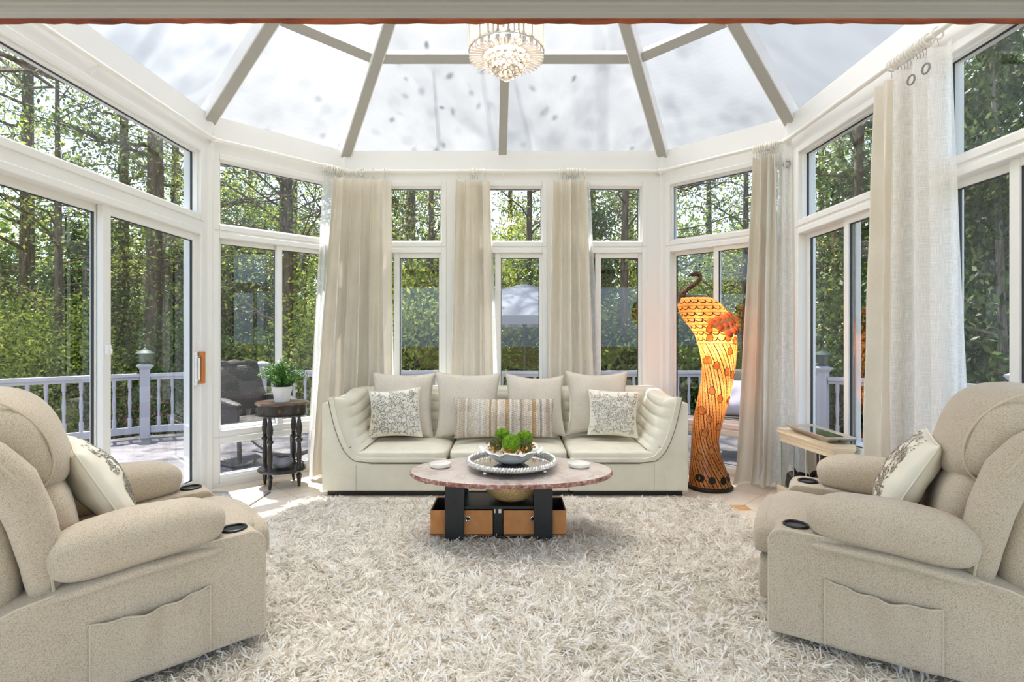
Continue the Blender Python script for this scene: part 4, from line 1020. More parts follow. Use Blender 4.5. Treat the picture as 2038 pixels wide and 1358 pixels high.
# coasters
M['coaster'] = simple('white_marble', lin(232, 226, 216), 0.3, var=0.08, scale=14)
for (px, lab) in ((876, 'round white marble dish near the side table end of the coffee table'), (1152, 'round white marble dish near the peacock lamp end of the coffee table')):
    p = at(px, 927 if px < 1000 else 925, 3.215)
    mb = MB(); mb.lathe([(0.001, 0), (0.052, 0), (0.062, 0.006), (0.066, 0.018), (0.066, 0.025), (0.063, 0.026), (0.058, 0.018), (0.05, 0.010), (0.001, 0.009)], 40)
    o = mb.build('dish', M['coaster']); o.location = (p.x, 3.215, 0.4015); tag(o, lab, 'dish', 'white marble dishes on the coffee table')
# silver tray with a rope rim
TR = Vector((-0.003, 3.20, 0.4015))
tr = thing('tray', 'round silver mirror tray with a twisted rope rim on ball feet', 'tray', TR)
RT = 0.262
mb = MB()
for s in (0, PI):
    path = []; n = 420
    for k in range(n):
        a = 2 * PI * k / n; tw = a * 46 + s; r = RT + 0.0075 * math.cos(tw); path.append((r * math.cos(a), r * math.sin(a), 0.047 + 0.0075 * math.sin(tw)))
    mb.tube(path, 0.0085, 8, loop=True)
mb.build('rope_rim', M['silver'], tr)
mb = MB(); mb.lathe([(0.001, 0.029), (0.262, 0.029), (0.268, 0.036), (0.258, 0.040), (0.245, 0.0345), (0.001, 0.0335)], 72); mb.build('tray_base', M['silver'], tr)
mb = MB(); mb.lathe([(0.001, 0.0347), (0.243, 0.0347)], 64, cap=False); M['mirror'] = simple('mirror_silver', lin(214, 212, 205), 0.06, metal=1.0, var=0.05, scale=20); mb.build('mirror', M['mirror'], tr)
for k in range(4):
    a = PI / 4 + PI / 2 * k + 0.12; mb = MB(); c = (0.245 * math.cos(a), 0.245 * math.sin(a)); mb.sq((c[0], c[1], 0.0135), (0.0125, 0.0125, 0.0125), 1, 1, 20, 12)
    mb.lathe([(0.006, 0.022), (0.006, 0.034)], 12, Matrix.Translation((c[0], c[1], 0))); mb.build('ball_foot', M['silver'], tr)
# shell bowl with moss balls
SB_ = TR + Vector((0.0, -0.03, 0.0352))
def shellwob(u, z):
    f = max(0.0, (z - 0.03) / 0.075); return 1 + 0.055 * f * math.cos(2 * PI * 8 * u + 0.6) + 0.02 * f * math.sin(2 * PI * 13 * u)
rings = []
n = 144
sh_prof = [(0.001, 0.0), (0.052, 0.0), (0.060, 0.004), (0.092, 0.014), (0.118, 0.031), (0.135, 0.052), (0.149, 0.069), (0.180, 0.083), (0.186, 0.086), (0.181, 0.090), (0.146, 0.076), (0.130, 0.058), (0.112, 0.037), (0.086, 0.020), (0.055, 0.011), (0.001, 0.010)]
for (r, z) in sh_prof:
    ring = []
    for k in range(n):
        u = k / n; a = 2 * PI * u; w = shellwob(u, z); zz = z + (0.010 * math.cos(2 * PI * 8 * u + 0.6) + 0.004 * math.sin(2 * PI * 17 * u)) * max(0, (z - 0.045) / 0.05)
        ring.append((r * w * math.cos(a), r * w * math.sin(a), zz))
    rings.append(ring)
mb = MB(); mb.loft(rings); shb = mb.build('shell_bowl', simple('white_shell', lin(246, 243, 236), 0.3, var=0.08, scale=10, coat=0.3), sharp=75); shb.location = SB_
tag(shb, 'white wavy shell shaped bowl holding moss balls on the tray', 'bowl')
def moss_mat(name, a, b):
    t = NT(name); n = t.noise(t.obj(), 70, 4, 0.7); c = t.ramp(n, [(0.35, a), (0.65, b)])
    return t.done(t.pbr(color=c, rough=0.95, spec=0.1, normal=t.bump(n, 1.0, 0.012)))
MS = {0: moss_mat('bright_moss', lin(66, 104, 22), lin(140, 178, 50)), 1: moss_mat('dark_moss', lin(60, 66, 34), lin(112, 116, 66))}
MSB = {0: island_mat('bright_moss_fuzz', [(0, lin(74, 112, 22)), (0.5, lin(126, 166, 44)), (1, lin(168, 198, 76))], 0.8), 1: island_mat('dark_moss_fuzz', [(0, lin(66, 70, 36)), (0.6, lin(112, 114, 64)), (1, lin(160, 156, 104))], 0.8)}
def moss_ball(px, py, D, r, kind, lab, sd):
    c = at(px, py, D); rg = np.random.default_rng(sd)
    root = thing('moss_ball', lab, 'moss ball', c, 0, 'moss balls in the shell bowl')
    mb = MB(); ph = rg.uniform(0, 6, 6)
    def fn(p): k = 1 + 0.05 * math.sin(p.x * 90 + ph[0]) * math.sin(p.y * 80 + ph[1]) + 0.05 * math.sin(p.z * 100 + ph[2]); return p * k
    mb.sq((0, 0, 0), (r * .94, r * .94, r * .94), 1, 1, 36, 22, fn=fn); mb.build('ball', MS[kind], root)
    n = 1500; d = rg.normal(0, 1, (n, 3)); d /= np.linalg.norm(d, axis=1)[:, None]; t = np.cross(d, rg.normal(0, 1, (n, 3))); t /= np.linalg.norm(t, axis=1)[:, None]
    b = d * r * 0.92; tip = d * r * rg.uniform(1.0, 1.10, n)[:, None] + t * 0.003; w = np.cross(d, t) * 0.0013
    V = np.stack([b - w, b + w, tip], 1).reshape(-1, 3); np_mesh('moss_fuzz', V, np.arange(n * 3).reshape(-1, 3), MSB[kind], root)['kind'] = 'stuff'
moss_ball(1018, 883, 3.08, 0.056, 0, 'bright green moss ball at the front of the bowl', 1)
moss_ball(1000, 868, 3.20, 0.048, 0, 'bright green moss ball at the back, nearer the side table', 2)
moss_ball(1044, 874, 3.18, 0.052, 0, 'bright green moss ball at the back, nearer the peacock lamp', 3)
moss_ball(988, 884, 3.12, 0.040, 1, 'small dull olive moss ball on the side table side', 4)
moss_ball(1047, 889, 3.10, 0.039, 1, 'small dull olive moss ball on the peacock lamp side', 5)
M['potpourri'] = island_mat('dried_flowers', [(0, lin(120, 74, 26)), (0.5, lin(186, 130, 52)), (1, lin(222, 176, 90))], 0.8)
rg_ = np.random.default_rng(9); n = 420; a = rg_.uniform(0, 2 * np.pi, n); rad = 0.10 + 0.055 * rg_.uniform(0, 1, n)
p = np.stack([rad * np.cos(a), rad * np.sin(a), 0.066 + (rad - 0.1) * 0.75 + rg_.uniform(0, 0.018, n)], 1); v1 = rg_.normal(0, 0.006, (n, 3)); v2 = rg_.normal(0, 0.006, (n, 3))
o = np_mesh('dried_flowers', np.stack([p, p + v1, p + v1 + v2, p + v2], 1).reshape(-1, 3), np.arange(n * 4).reshape(-1, 4), M['potpourri']); o.location = SB_; tag(o, 'golden dried flowers filling the shell bowl around the moss balls', 'dried flowers', kind='stuff')

# ---------------------------------------------------------------- side table with its plant and glass bowl
def antique():
    t = NT('antique_black_wood'); co = t.obj(); n = t.noise(co, 9, 5, 0.65)
    return t.done(t.pbr(color=t.ramp(n, [(0.35, lin(20, 17, 15)), (0.62, lin(40, 30, 25)), (0.75, lin(92, 58, 38))]), rough=0.32, coat=0.2))
M['antique'] = antique()
def table_top_mat():
    t = NT('worn_table_top'); n = t.noise(t.n('Mapping', {'Vector': t.obj(), 'Scale': (2, 9, 2)}).outputs[0], 5, 5, 0.6)
    return t.done(t.pbr(color=t.ramp(n, [(0.3, lin(52, 34, 24)), (0.6, lin(96, 64, 44)), (0.8, lin(128, 92, 66))]), rough=0.25, coat=0.3))
ST = Vector((-1.855, 4.235, 0)); SROT = R(-8)
st = thing('side_table', 'small dark oval side table with turned legs beside the drape', 'side table', ST, SROT)
def oval(rx, ry, z, n=56): return [(rx * math.cos(2 * PI * k / n), ry * math.sin(2 * PI * k / n), z) for k in range(n)]
mb = MB(); mb.loft([oval(0.200, 0.170, 0.655), oval(0.207, 0.177, 0.658), oval(0.211, 0.181, 0.664), oval(0.208, 0.178, 0.672), oval(0.200, 0.170, 0.677)]); mb.build('tabletop', table_top_mat(), st)
mb = MB(); mb.loft([oval(0.190, 0.16, 0.575), oval(0.190, 0.16, 0.655)]); dr_ = mb.build('drawer_box', M['antique'], st)
mb = MB(); mb.loft([oval(0.194, 0.164, 0.568), oval(0.202, 0.172, 0.572), oval(0.202, 0.172, 0.578), oval(0.194, 0.164, 0.584)]); mb.build('moulding', M['antique'], st)
gm = simple('gilt_paint', lin(120, 86, 46), 0.5, var=0.5, scale=80)
for k in (-1.95, -1.19, -2.75, -0.39):
    m = MB(); c = (0.1905 * math.cos(k), 0.1605 * math.sin(k)); 
    for q in range(7):
        a = 2 * PI * q / 6; m.sq((c[0] * 1.002 + (0.006 * math.cos(a) * -math.sin(k) if q < 6 else 0), c[1] * 1.002 + (0.006 * math.cos(a) * math.cos(k) if q < 6 else 0), 0.615 + (0.012 * math.sin(a) if q < 6 else 0)), (0.004, 0.004, 0.006), 1, 1, 8, 6)
    m.build('painted_motif', gm, dr_, label='gilt painted motif')
for k in (-0.62, 0.0): pass
leg_prof = [(0.004, 0.0), (0.010, 0.004), (0.020, 0.085), (0.022, 0.098), (0.013, 0.106), (0.012, 0.118), (0.021, 0.124), (0.021, 0.150), (0.018, 0.156), (0.014, 0.17), (0.017, 0.20), (0.020, 0.25), (0.018, 0.30), (0.014, 0.335), (0.017, 0.343), (0.013, 0.352), (0.026, 0.368), (0.028, 0.374), (0.026, 0.380), (0.014, 0.394), (0.022, 0.404), (0.015, 0.412), (0.022, 0.44), (0.024, 0.47), (0.018, 0.51), (0.012, 0.545), (0.011, 0.556), (0.019, 0.562), (0.019, 0.570), (0.014, 0.575)]
for (x, y) in ((-0.155, 0.01), (0.155, -0.012), (-0.012, -0.145), (0.012, 0.15)):
    mb = MB(); mb.lathe(leg_prof, 20, Matrix.Translation((x, y, 0))); mb.build('leg', M['antique'], st, sharp=50)
mb = MB(); mb.loft([oval(0.170, 0.155, 0.122), oval(0.182, 0.167, 0.126), oval(0.186, 0.171, 0.136), oval(0.182, 0.167, 0.146), oval(0.170, 0.155, 0.148)]); lsh = mb.build('lower_shelf', M['antique'], st)
mb = MB()
for k in range(15):
    a = 0.15 + (PI - 0.3) * k / 14; c = Vector((0.168 * math.cos(a), 0.153 * math.sin(a), 0.160)); tg = Vector((-math.sin(a), math.cos(a), 0))
    mb.tube([c + tg * 0.012 * math.cos(2 * PI * q / 14) + Vector((0, 0, 0.011 * math.sin(2 * PI * q / 14))) for q in range(14)], 0.0022, 6, loop=True)
mb.tube([(0.168 * math.cos(0.1 + (PI - 0.2) * k / 40), 0.153 * math.sin(0.1 + (PI - 0.2) * k / 40), 0.173) for k in range(41)], 0.0028, 6); mb.build('pierced_gallery', M['antique'], lsh)
# glass bowl on the shelf
mb = MB(); mb.lathe([(0.001, 0.0), (0.04, 0.0), (0.068, 0.018), (0.078, 0.045), (0.070, 0.072), (0.058, 0.086), (0.060, 0.092), (0.054, 0.088), (0.066, 0.07), (0.074, 0.045), (0.064, 0.021), (0.038, 0.005), (0.001, 0.005)], 40, wob=lambda u, z: 1 + (0.03 * math.cos(2 * PI * 5 * u) if z > 0.08 else 0))
t_ = NT('smoky_glass'); gb = mb.build('glass_bowl', t_.done(t_.n('MixShader', {0: 0.55, 1: t_.n('BsdfTransparent', {0: (0.9, 0.9, 0.94, 1)}).outputs[0], 2: t_.pbr(color=lin(150, 150, 158), rough=0.15)}).outputs[0])); gb.location = ST + Vector((0.02, -0.03, 0.149)); tag(gb, 'smoky round glass bowl on the lower shelf of the side table', 'glass bowl')
# plant
PL = ST + Vector((0.005, -0.01, 0.6775))
pt = thing('potted_plant', 'bushy green plant with pale yellow flowers in a white pot', 'potted plant', PL)
mb = MB(); mb.lathe([(0.001, 0), (0.056, 0), (0.070, 0.082), (0.074, 0.083), (0.079, 0.118), (0.081, 0.120), (0.077, 0.122), (0.072, 0.118), (0.066, 0.095), (0.001, 0.092)], 40); mb.build('pot', simple('white_pot', lin(234, 232, 228), 0.35), pt)
mb = MB(); mb.lathe([(0.001, 0.098), (0.066, 0.098)], 24, cap=False); mb.build('soil', simple('soil', lin(50, 40, 32), 0.95), pt)
rg = np.random.default_rng(21)
def sprig(n, seed, spread, hgt):
    rg = np.random.default_rng(seed); V = []; Fq = []; tips = []; stems = MB()
    for k in range(n):
        a = rg.uniform(0, 2 * np.pi); s = rg.uniform(0, 1) ** 0.7 * spread; top = np.array([s * np.cos(a), s * np.sin(a), 0.11 + hgt * (1.08 - 0.62 * (s / spread) ** 2) * rg.uniform(0.7, 1.0)])
        b = np.array([0.04 * np.cos(a) * s / spread, 0.04 * np.sin(a) * s / spread, 0.095])
        mid = b * 0.5 + top * 0.5; mid[:2] *= 0.75; mid[2] += 0.02
        stems.tube([b, mid, top], [0.0016, 0.0012, 0.0008], 4); tips.append(top)
        for f in np.linspace(0.30, 1, 11):
            p = (1 - f) ** 2 * b + 2 * f * (1 - f) * mid + f * f * top
            for _ in range(2):
                d = rg.normal(0, 1, 3); d[2] = abs(d[2]) * 0.7 + 0.2; d /= np.linalg.norm(d); L = rg.uniform(0.02, 0.038); w = np.cross(d, rg.normal(0, 1, 3)); w = w / np.linalg.norm(w) * 0.0026
                o = len(V); V += [p, p + d * L * 0.5 + w, p + d * L, p + d * L * 0.5 - w]; Fq.append((o, o + 1, o + 2, o + 3))
    return V, Fq, tips, stems
V, Fq, tips, stems = sprig(150, 4, 0.205, 0.205)
np_mesh('leaves', V, Fq, island_mat('plant_leaf', [(0, lin(34, 84, 28)), (0.5, lin(66, 132, 44)), (1, lin(118, 168, 70))], 0.5, 0, 0.3), pt)
stems.build('stems', simple('plant_stem', lin(56, 70, 34), 0.7), pt)
Vf = []; Ff = []
for k, tp_ in enumerate(tips):
    if k % 2 == 0:
        for q in range(6):
            c = tp_ + rg.normal(0, 0.012, 3); o = len(Vf); r = rg.uniform(0.004, 0.007); u = rg.normal(0, 1, 3); u /= np.linalg.norm(u); w = np.cross(u, rg.normal(0, 1, 3)); w /= np.linalg.norm(w)
            Vf += [c + u * r, c + w * r, c - u * r, c - w * r]; Ff.append((o, o + 1, o + 2, o + 3))
np_mesh('flowers', Vf, Ff, island_mat('pale_flower', [(0, lin(206, 212, 150)), (1, lin(244, 242, 214))], 0.6, 0, 0.2), pt, )['label'] = 'pale yellow blossoms'

# ---------------------------------------------------------------- glass display cabinet with a silver framed mirror tray
M['cream_paint'] = simple('cream_paint', lin(238, 222, 190), 0.42, var=0.03, scale=8)
cb = thing('display_cabinet', 'cream cabinet with glass sides standing under the right wall window', 'cabinet', (2.05, 3.6, 0))
out = [(2.005, 3.985), (2.055, 3.36), (2.19, 3.33), (2.19, 3.985)]
def inset(poly, d):
    c = Vector((sum(p[0] for p in poly) / 4, sum(p[1] for p in poly) / 4)); r = []
    for p in poly: v = Vector(p) - c; r.append((c.x + v.x - math.copysign(d, v.x), c.y + v.y - math.copysign(d, v.y)))
    return r
def ring_(d, z): return [(p[0], p[1], z) for p in inset(out, d)]
mb = MB(); mb.loft([ring_(0.020, 0.410), ring_(0.020, 0.440), ring_(0.014, 0.444), ring_(0.012, 0.462), ring_(0.006, 0.466), ring_(0.002, 0.482), ring_(-0.006, 0.490), ring_(-0.006, 0.505), ring_(-0.002, 0.508)]); mb.build('cabinet_top', M['cream_paint'], cb, smooth=False, world=True)
mb = MB(); mb.loft([ring_(-0.004, 0.0), ring_(-0.004, 0.055), ring_(0.002, 0.060), ring_(0.002, 0.075), ring_(0.012, 0.080)]); mb.build('cabinet_base', M['cream_paint'], cb, smooth=False, world=True)
q = inset(out, 0.020)
for k in range(3):
    a, b = q[k], q[(k + 1) % 4]
    m = MB(); m.add([(a[0], a[1], 0.08), (b[0], b[1], 0.08), (b[0], b[1], 0.412), (a[0], a[1], 0.412)], [(0, 1, 2, 3)]); m.build('glass_pane', M['clear_glass'], cb, smooth=False, world=True)
for (a, wdt) in ((q[1], 0.0), (q[2], 0.02)):
    if wdt: m = MB(); m.box(a[0] - wdt / 2, a[0] + wdt / 2, a[1] - wdt / 2, a[1] + wdt / 2, 0.08, 0.456); m.build('corner_post', M['cream_paint'], cb, smooth=False, world=True)
EDGE = simple('pale_glass_edge', lin(196, 210, 196), 0.2)
for (k, f) in ((0, 0.02), (0, 0.28), (0, 0.52), (0, 0.76), (0, 0.985), (1, 0.5)):
    a, b = Vector(q[k]), Vector(q[k + 1]); c = a.lerp(b, f); m = MB(); m.box(c.x - 0.003, c.x + 0.003, c.y - 0.003, c.y + 0.003, 0.081, 0.412); m.build('glass_edge', EDGE, cb, smooth=False, world=True)
m = MB(); m.box(2.185, 2.189, 3.36, 3.985, 0.08, 0.456); m.build('back_panel', simple('dark_backing', lin(40, 36, 32), 0.6), cb, smooth=False, world=True)
m = MB(); m.box(2.03, 2.18, 3.36, 3.40, 0.30, 0.40); m.box(2.10, 2.18, 3.46, 3.62, 0.24, 0.44); m.build('inner_panel', simple('brown_inset', lin(86, 66, 48), 0.6, var=0.3, scale=12), cb, smooth=False, world=True)
M['slate'] = simple('dark_stone', lin(44, 46, 40), 0.6, var=0.3, scale=20, bump=0.6, bscale=40)
rg = random.Random(4)
for k in range(7):
    mb = MB(); y = 3.44 + 0.075 * k; h = rg.uniform(0.03, 0.07); ph = rg.uniform(0, 6)
    mb.sq((0, 0, 0), (0.052, 0.048, h), 0.9, 0.9, 20, 12, fn=lambda p: p * (1 + 0.2 * math.sin(60 * p.x + ph) * math.sin(50 * p.y + 40 * p.z)))
    o = mb.build('rock', M['slate']); o.location = (2.085 + rg.uniform(-0.02, 0.03), y, 0.082 + h * 0.95)
    tag(o, 'dark rough stone inside the glass cabinet', 'stone', 'dark stones in the glass cabinet')
mb = MB(); mb.prism([(3.66, 0.185), (3.69, 0.165), (3.80, 0.18), (3.87, 0.235), (3.84, 0.205), (3.86, 0.15), (3.80, 0.155), (3.72, 0.12), (3.67, 0.14)], 'x', 2.065, 2.085)
o = mb.build('ornament', simple('green_bronze', lin(52, 60, 50), 0.45, metal=0.6), bevel=0.006); tag(o, 'dark green fish shaped ornament inside the glass cabinet', 'ornament')
mb = MB(); mb.soft([(2.11, 3.44, 0.20), (2.13, 3.56, 0.205), (2.12, 3.66, 0.20)], (0.03, 0.03), (1, 0, 0), 14, 2, 6)
o = mb.build('log', simple('brown_log', lin(120, 82, 52), 0.85, var=0.3, scale=30, bump=0.6, bscale=50)); tag(o, 'short brown log lying on stones in the glass cabinet', 'log')
# framed mirror tray lying on the cabinet, slanted sides
ft = thing('mirror_tray', 'square silver framed mirror tray lying on the cream cabinet', 'tray', (2.115, 3.62, 0.508), R(-2))
def sqr(hx, hy, z, ox=0): return [(-hx + ox, -hy, z), (hx + ox, -hy, z), (hx + ox, hy, z), (-hx + ox, hy, z)]
M['frame_silver'] = simple('champagne_frame', lin(196, 184, 168), 0.32, metal=0.6, var=0.06, scale=10)
mb = MB(); mb.loft([sqr(0.060, 0.20, 0.0), sqr(0.095, 0.262, 0.032), sqr(0.100, 0.268, 0.040), sqr(0.098, 0.266, 0.045), sqr(0.090, 0.255, 0.045), sqr(0.070, 0.235, 0.036)]); mb.build('frame', M['frame_silver'], ft, smooth=False)
mb = MB(); mb.add(sqr(0.070, 0.235, 0.0368), [(0, 1, 2, 3)]); mb.build('mirror', M['mirror'], ft, smooth=False)
mb = MB(); mb.tube([(-0.0, -0.235, 0.022), (0, -0.247, 0.022)], 0.008, 12); mb.build('knob', M['black_plastic'], ft, label='dark round stud')
# ---------------------------------------------------------------- peacock floor lamp
def peacock_mat(kind):
    t = NT('amber_shell_' + kind); uv = t.uv(); s = t.n('SeparateXYZ', {0: uv})
    U, V_ = s.outputs[0], s.outputs[1]
    big = t.noise(t.obj(), 6, 4); fine = t.noise(t.obj(), 40, 3)
    base = t.ramp(t.math('ADD', t.math('MULTIPLY', big, 0.6), t.math('MULTIPLY', fine, 0.4)), [(0.3, lin(196, 116, 56)), (0.5, lin(234, 164, 92)), (0.7, lin(250, 208, 142))])
    if kind == 'scales':
        # overlapping fish scales: two offset rows
        sc = 17.0; u = t.math('MULTIPLY', U, sc); v = t.math('MULTIPLY', V_, sc * 1.1)
        row = t.math('FLOOR', v); uo = t.math('ADD', u, t.math('MULTIPLY', t.math('MODULO', row, 2.0), 0.5))
        fu = t.math('SUBTRACT', t.math('FRACT', uo), 0.5); fv = t.math('FRACT', v)
        d = t.math('SQRT', t.math('ADD', t.math('MULTIPLY', fu, fu), t.math('POWER', t.math('SUBTRACT', 1.0, fv), 2.0)))
        line = t.math('LESS_THAN', t.math('ABSOLUTE', t.math('SUBTRACT', d, 0.50)), 0.075)
        line = t.math('MAXIMUM', line, t.math('LESS_THAN', fv, 0.06))
    else:
        # long feathers that run down in lanes with fine barbs
        lane = t.math('ADD', t.math('MULTIPLY', U, 15.0), t.math('MULTIPLY', V_, 5.0))
        fl = t.math('ABSOLUTE', t.math('SUBTRACT', t.math('FRACT', lane), 0.5))
        edge = t.math('GREATER_THAN', fl, 0.43)
        barb = t.math('SINE', t.math('ADD', t.math('MULTIPLY', V_, 210.0), t.math('MULTIPLY', fl, -26.0)))
        line = t.math('MAXIMUM', edge, t.math('MULTIPLY', t.math('GREATER_THAN', barb, 0.5), 0.55))
        line = t.math('MAXIMUM', line, t.math('LESS_THAN', fl, 0.04))
    c = t.mix(line, base, lin(60, 24, 8))
    d = t.pbr(color=c, rough=0.35, coat=0.2); tr = t.n('BsdfTranslucent', {0: c}).outputs[0]
    return t.done(t.n('MixShader', {0: 0.5, 1: d, 2: tr}).outputs[0])
M['pk_scale'] = peacock_mat('scales'); M['pk_feather'] = peacock_mat('feathers')
M['dark_bronze'] = simple('dark_bronze', lin(46, 36, 26), 0.45, metal=0.5, var=0.3, scale=30)
PD = 4.16
PK = Vector((1.575, PD, 0))
pk = thing('peacock_lamp', 'tall glowing amber peacock floor lamp beside the sofa', 'floor lamp', PK)
sil = [(964, 1373, 1453), (950, 1372, 1450), (930, 1374, 1442), (900, 1376, 1432), (875, 1377, 1429), (849, 1379, 1434), (825, 1383, 1441), (797, 1389, 1449), (762, 1396, 1457), (728, 1399, 1462), (693, 1393, 1465), (665, 1384, 1464), (645, 1368, 1458), (632, 1358, 1452), (618, 1351, 1444), (606, 1349, 1434), (598, 1350, 1424), (593, 1353, 1412)]
rows = []; NU = 64
zz = []
for (py, xa, xb) in sil:
    a, b = at(xa, py, PD), at(xb, py, PD); zz.append((a.z, a.x, b.x))
ys = np.array(zz); fine_z = np.linspace(ys[0, 0], ys[-1, 0], 70)
xa = np.interp(fine_z, ys[:, 0], ys[:, 1]); xb = np.interp(fine_z, ys[:, 0], ys[:, 2])
for k in range(2):
    xa[1:-1] = (xa[:-2] + 2 * xa[1:-1] + xa[2:]) / 4; xb[1:-1] = (xb[:-2] + 2 * xb[1:-1] + xb[2:]) / 4
for z, a, b in zip(fine_z, xa, xb):
    cx, r = (a + b) / 2, (b - a) / 2; dep = min(r, 0.15) * 0.92
    rows.append([(cx - PK.x + r * math.cos(2 * PI * k / NU), dep * math.sin(2 * PI * k / NU), z) for k in range(NU + 1)])
split = 52
body = grid_mesh('tail_body', rows[:split + 1], M['pk_feather'], pk, uvs=(1, 1.4))
neckless = grid_mesh('breast', rows[split:], M['pk_scale'], pk, uvs=(1, 0.40))
mb = MB(); mb.loft([rows[-1][:-1], [(p[0] * 0.55 + 0.45 * (1368 - 1019) * PD / F_PX - 0.45 * PK.x if False else p[0] * 0.7 + 0.3 * rows[-1][NU // 2][0] * 0.55, p[1] * 0.5, p[2] + 0.018) for p in rows[-1][:-1]]]); mb.build('shoulder_cap', M['pk_scale'], pk)
mb = MB(); mb.lathe([(0.17, 0.0), (0.176, 0.004), (0.176, 0.022), (0.165, 0.030)], 48, Matrix.Translation((at(1413, 960, PD).x - PK.x, 0, 0)) @ Matrix.Diagonal((1, 0.9, 1, 1))); mb.build('base', M['dark_bronze'], pk)
neck = [(1357, 602), (1356, 592), (1360, 583), (1368, 575), (1378, 569), (1387, 563), (1393, 556), (1394, 550), (1390, 546), (1383, 545), (1377, 547)]
npts = [at(x, y, PD) - PK for x, y in neck]
def neck_mat():
    t = NT('scaled_neck'); v = t.n('TexVoronoi', {'Vector': t.obj(), 'Scale': 110.0}).outputs[0]
    return t.done(t.pbr(color=t.ramp(v, [(0.2, lin(150, 96, 50)), (0.5, lin(60, 34, 20))]), rough=0.4, metal=0.3))
mb = MB(); mb.tube(npts, [0.030, 0.026, 0.022, 0.020, 0.018, 0.017, 0.016, 0.017, 0.019, 0.020, 0.013], 16); mb.build('neck', neck_mat(), pk)
mb = MB(); h = at(1380, 546.5, PD) - PK; tip = at(1369, 552, PD) - PK; mb.tube([h, h.lerp(tip, 0.5) + Vector((0, 0, 0.008)), tip], [0.014, 0.009, 0.001], 10); mb.build('beak', M['dark_bronze'], pk)
mb = MB()
for k in range(5):
    a = at(1390, 547, PD) - PK; b = at(1384 + 9 * k, 530 - 3 * (2 - abs(k - 2)), PD) - PK; mb.tube([a, b], 0.0014, 5); mb.sq(b, (0.005, 0.003, 0.006), 1, 1, 8, 6)
mb.build('crest', M['dark_bronze'], pk)
# wing: three overlapping rows of rounded feathers on the camera side
def body_front(px, py, lift=0.004):
    p = at(px, py, PD); i = int(np.argmin(abs(fine_z - p.z))); cx, r = (xa[i] + xb[i]) / 2, (xb[i] - xa[i]) / 2; dep = min(r, 0.15) * 0.92
    u = max(-0.99, min(0.99, (p.x - cx) / r)); return Vector((p.x - PK.x, -dep * math.sqrt(1 - u * u) - lift, p.z))
def wing_mat():
    t = NT('wing_feather'); s = t.n('SeparateXYZ', {0: t.uv()}); c = t.ramp(s.outputs[1], [(0.0, lin(250, 190, 110)), (0.55, lin(214, 112, 44)), (0.8, lin(96, 38, 18)), (1.0, lin(60, 24, 14))])
    d = t.pbr(color=c, rough=0.35); return t.done(t.n('MixShader', {0: 0.5, 1: d, 2: t.n('BsdfTranslucent', {0: c}).outputs[0]}).outputs[0])
M['wing'] = wing_mat()
for r_, (x0, y0, x1, y1, ln, n) in enumerate(((1396, 637, 1440, 622, 26, 5), (1408, 645, 1452, 630, 27, 5), (1424, 655, 1461, 643, 28, 4))):
    for k in range(n):
        f = k / (n - 1); bx, by = x0 + (x1 - x0) * f, y0 + (y1 - y0) * f; dx, dy = ln * 0.70, ln * 0.55; wx, wy = -4.4, 6.0
        rows_ = []
        for j in range(9):
            v = j / 8; hw = math.sqrt(max(0.0, 1 - (max(0, v - 0.45) / 0.55) ** 2)) * (0.75 + 0.25 * v)
            rows_.append([tuple(body_front(min(bx + dx * v + wx * hw * (2 * i / 6 - 1), 1466), by + dy * v + wy * hw * (2 * i / 6 - 1), 0.010 + 0.006 * r_ + 0.006 * v)) for i in range(7)])
        grid_mesh('wing_feather', rows_, M['wing'], pk)
# eye feathers on the train
t_ = NT('feather_eye'); c_ = t_.ramp(t_.noise(t_.obj(), 40, 3), [(0.3, lin(214, 132, 56)), (0.7, lin(248, 196, 112))]); EM = t_.done(t_.n('MixShader', {0: 0.6, 1: t_.pbr(color=c_, rough=0.3), 2: t_.n('BsdfTranslucent', {0: c_}).outputs[0]}).outputs[0]); EL_ = simple('eye_outline', lin(70, 32, 14), 0.5)
eyes = [(1400, 655), (1402, 672), (1434, 672), (1452, 678), (1440, 698), (1402, 716), (1416, 726), (1435, 738), (1448, 744), (1408, 775), (1422, 790), (1443, 795), (1391, 815), (1402, 830), (1420, 846), (1394, 858), (1406, 892), (1385, 905)]
for (px, py) in eyes:
    rim = [body_front(px + 5.2 * math.cos(a) * (1 - 0.25 * math.sin(a)), py - 8 * math.sin(a), 0.005) for a in [2 * PI * k / 20 for k in range(20)]]
    m = MB(); m.tube(rim, 0.0022, 5, loop=True); e = m.build('eye_feather', EL_, pk)
    c = body_front(px, py, 0.006); m = MB(); m.add([c] + [c + (body_front(px + 5 * math.cos(a) * (1 - 0.25 * math.sin(a)), py - 7.6 * math.sin(a), 0.005) - c) for a in [2 * PI * k / 20 for k in range(20)]], [(0, 1 + k, 1 + (k + 1) % 20) for k in range(20)])
    m.build('eye_spot', EM, e)
# dark discs along the bottom hem
for (px, py) in ((1384, 945), (1404, 948), (1427, 949), (1442, 946)):
    c = [body_front(px + 7 * math.cos(a), py - 7.5 * math.sin(a), 0.004) for a in [2 * PI * k / 18 for k in range(18)]]
    m = MB(); m.add(c, [tuple(range(18))]); m.build('hem_disc', M['dark_bronze'], pk, smooth=False, label='dark round inlay')
for (px, py, en) in ((1424, 684, 3.6), (1436, 782, 1.3), (1400, 622, 0.8)):
    ld = bpy.data.lights.new('lamp_bulb', 'POINT'); ld.energy = en; ld.color = (1.0, 0.79, 0.48); ld.shadow_soft_size = 0.035
    lo = bpy.data.objects.new('lamp_bulb', ld); COL.objects.link(lo); lo.parent = pk; lo.location = at(px, py, PD) - PK

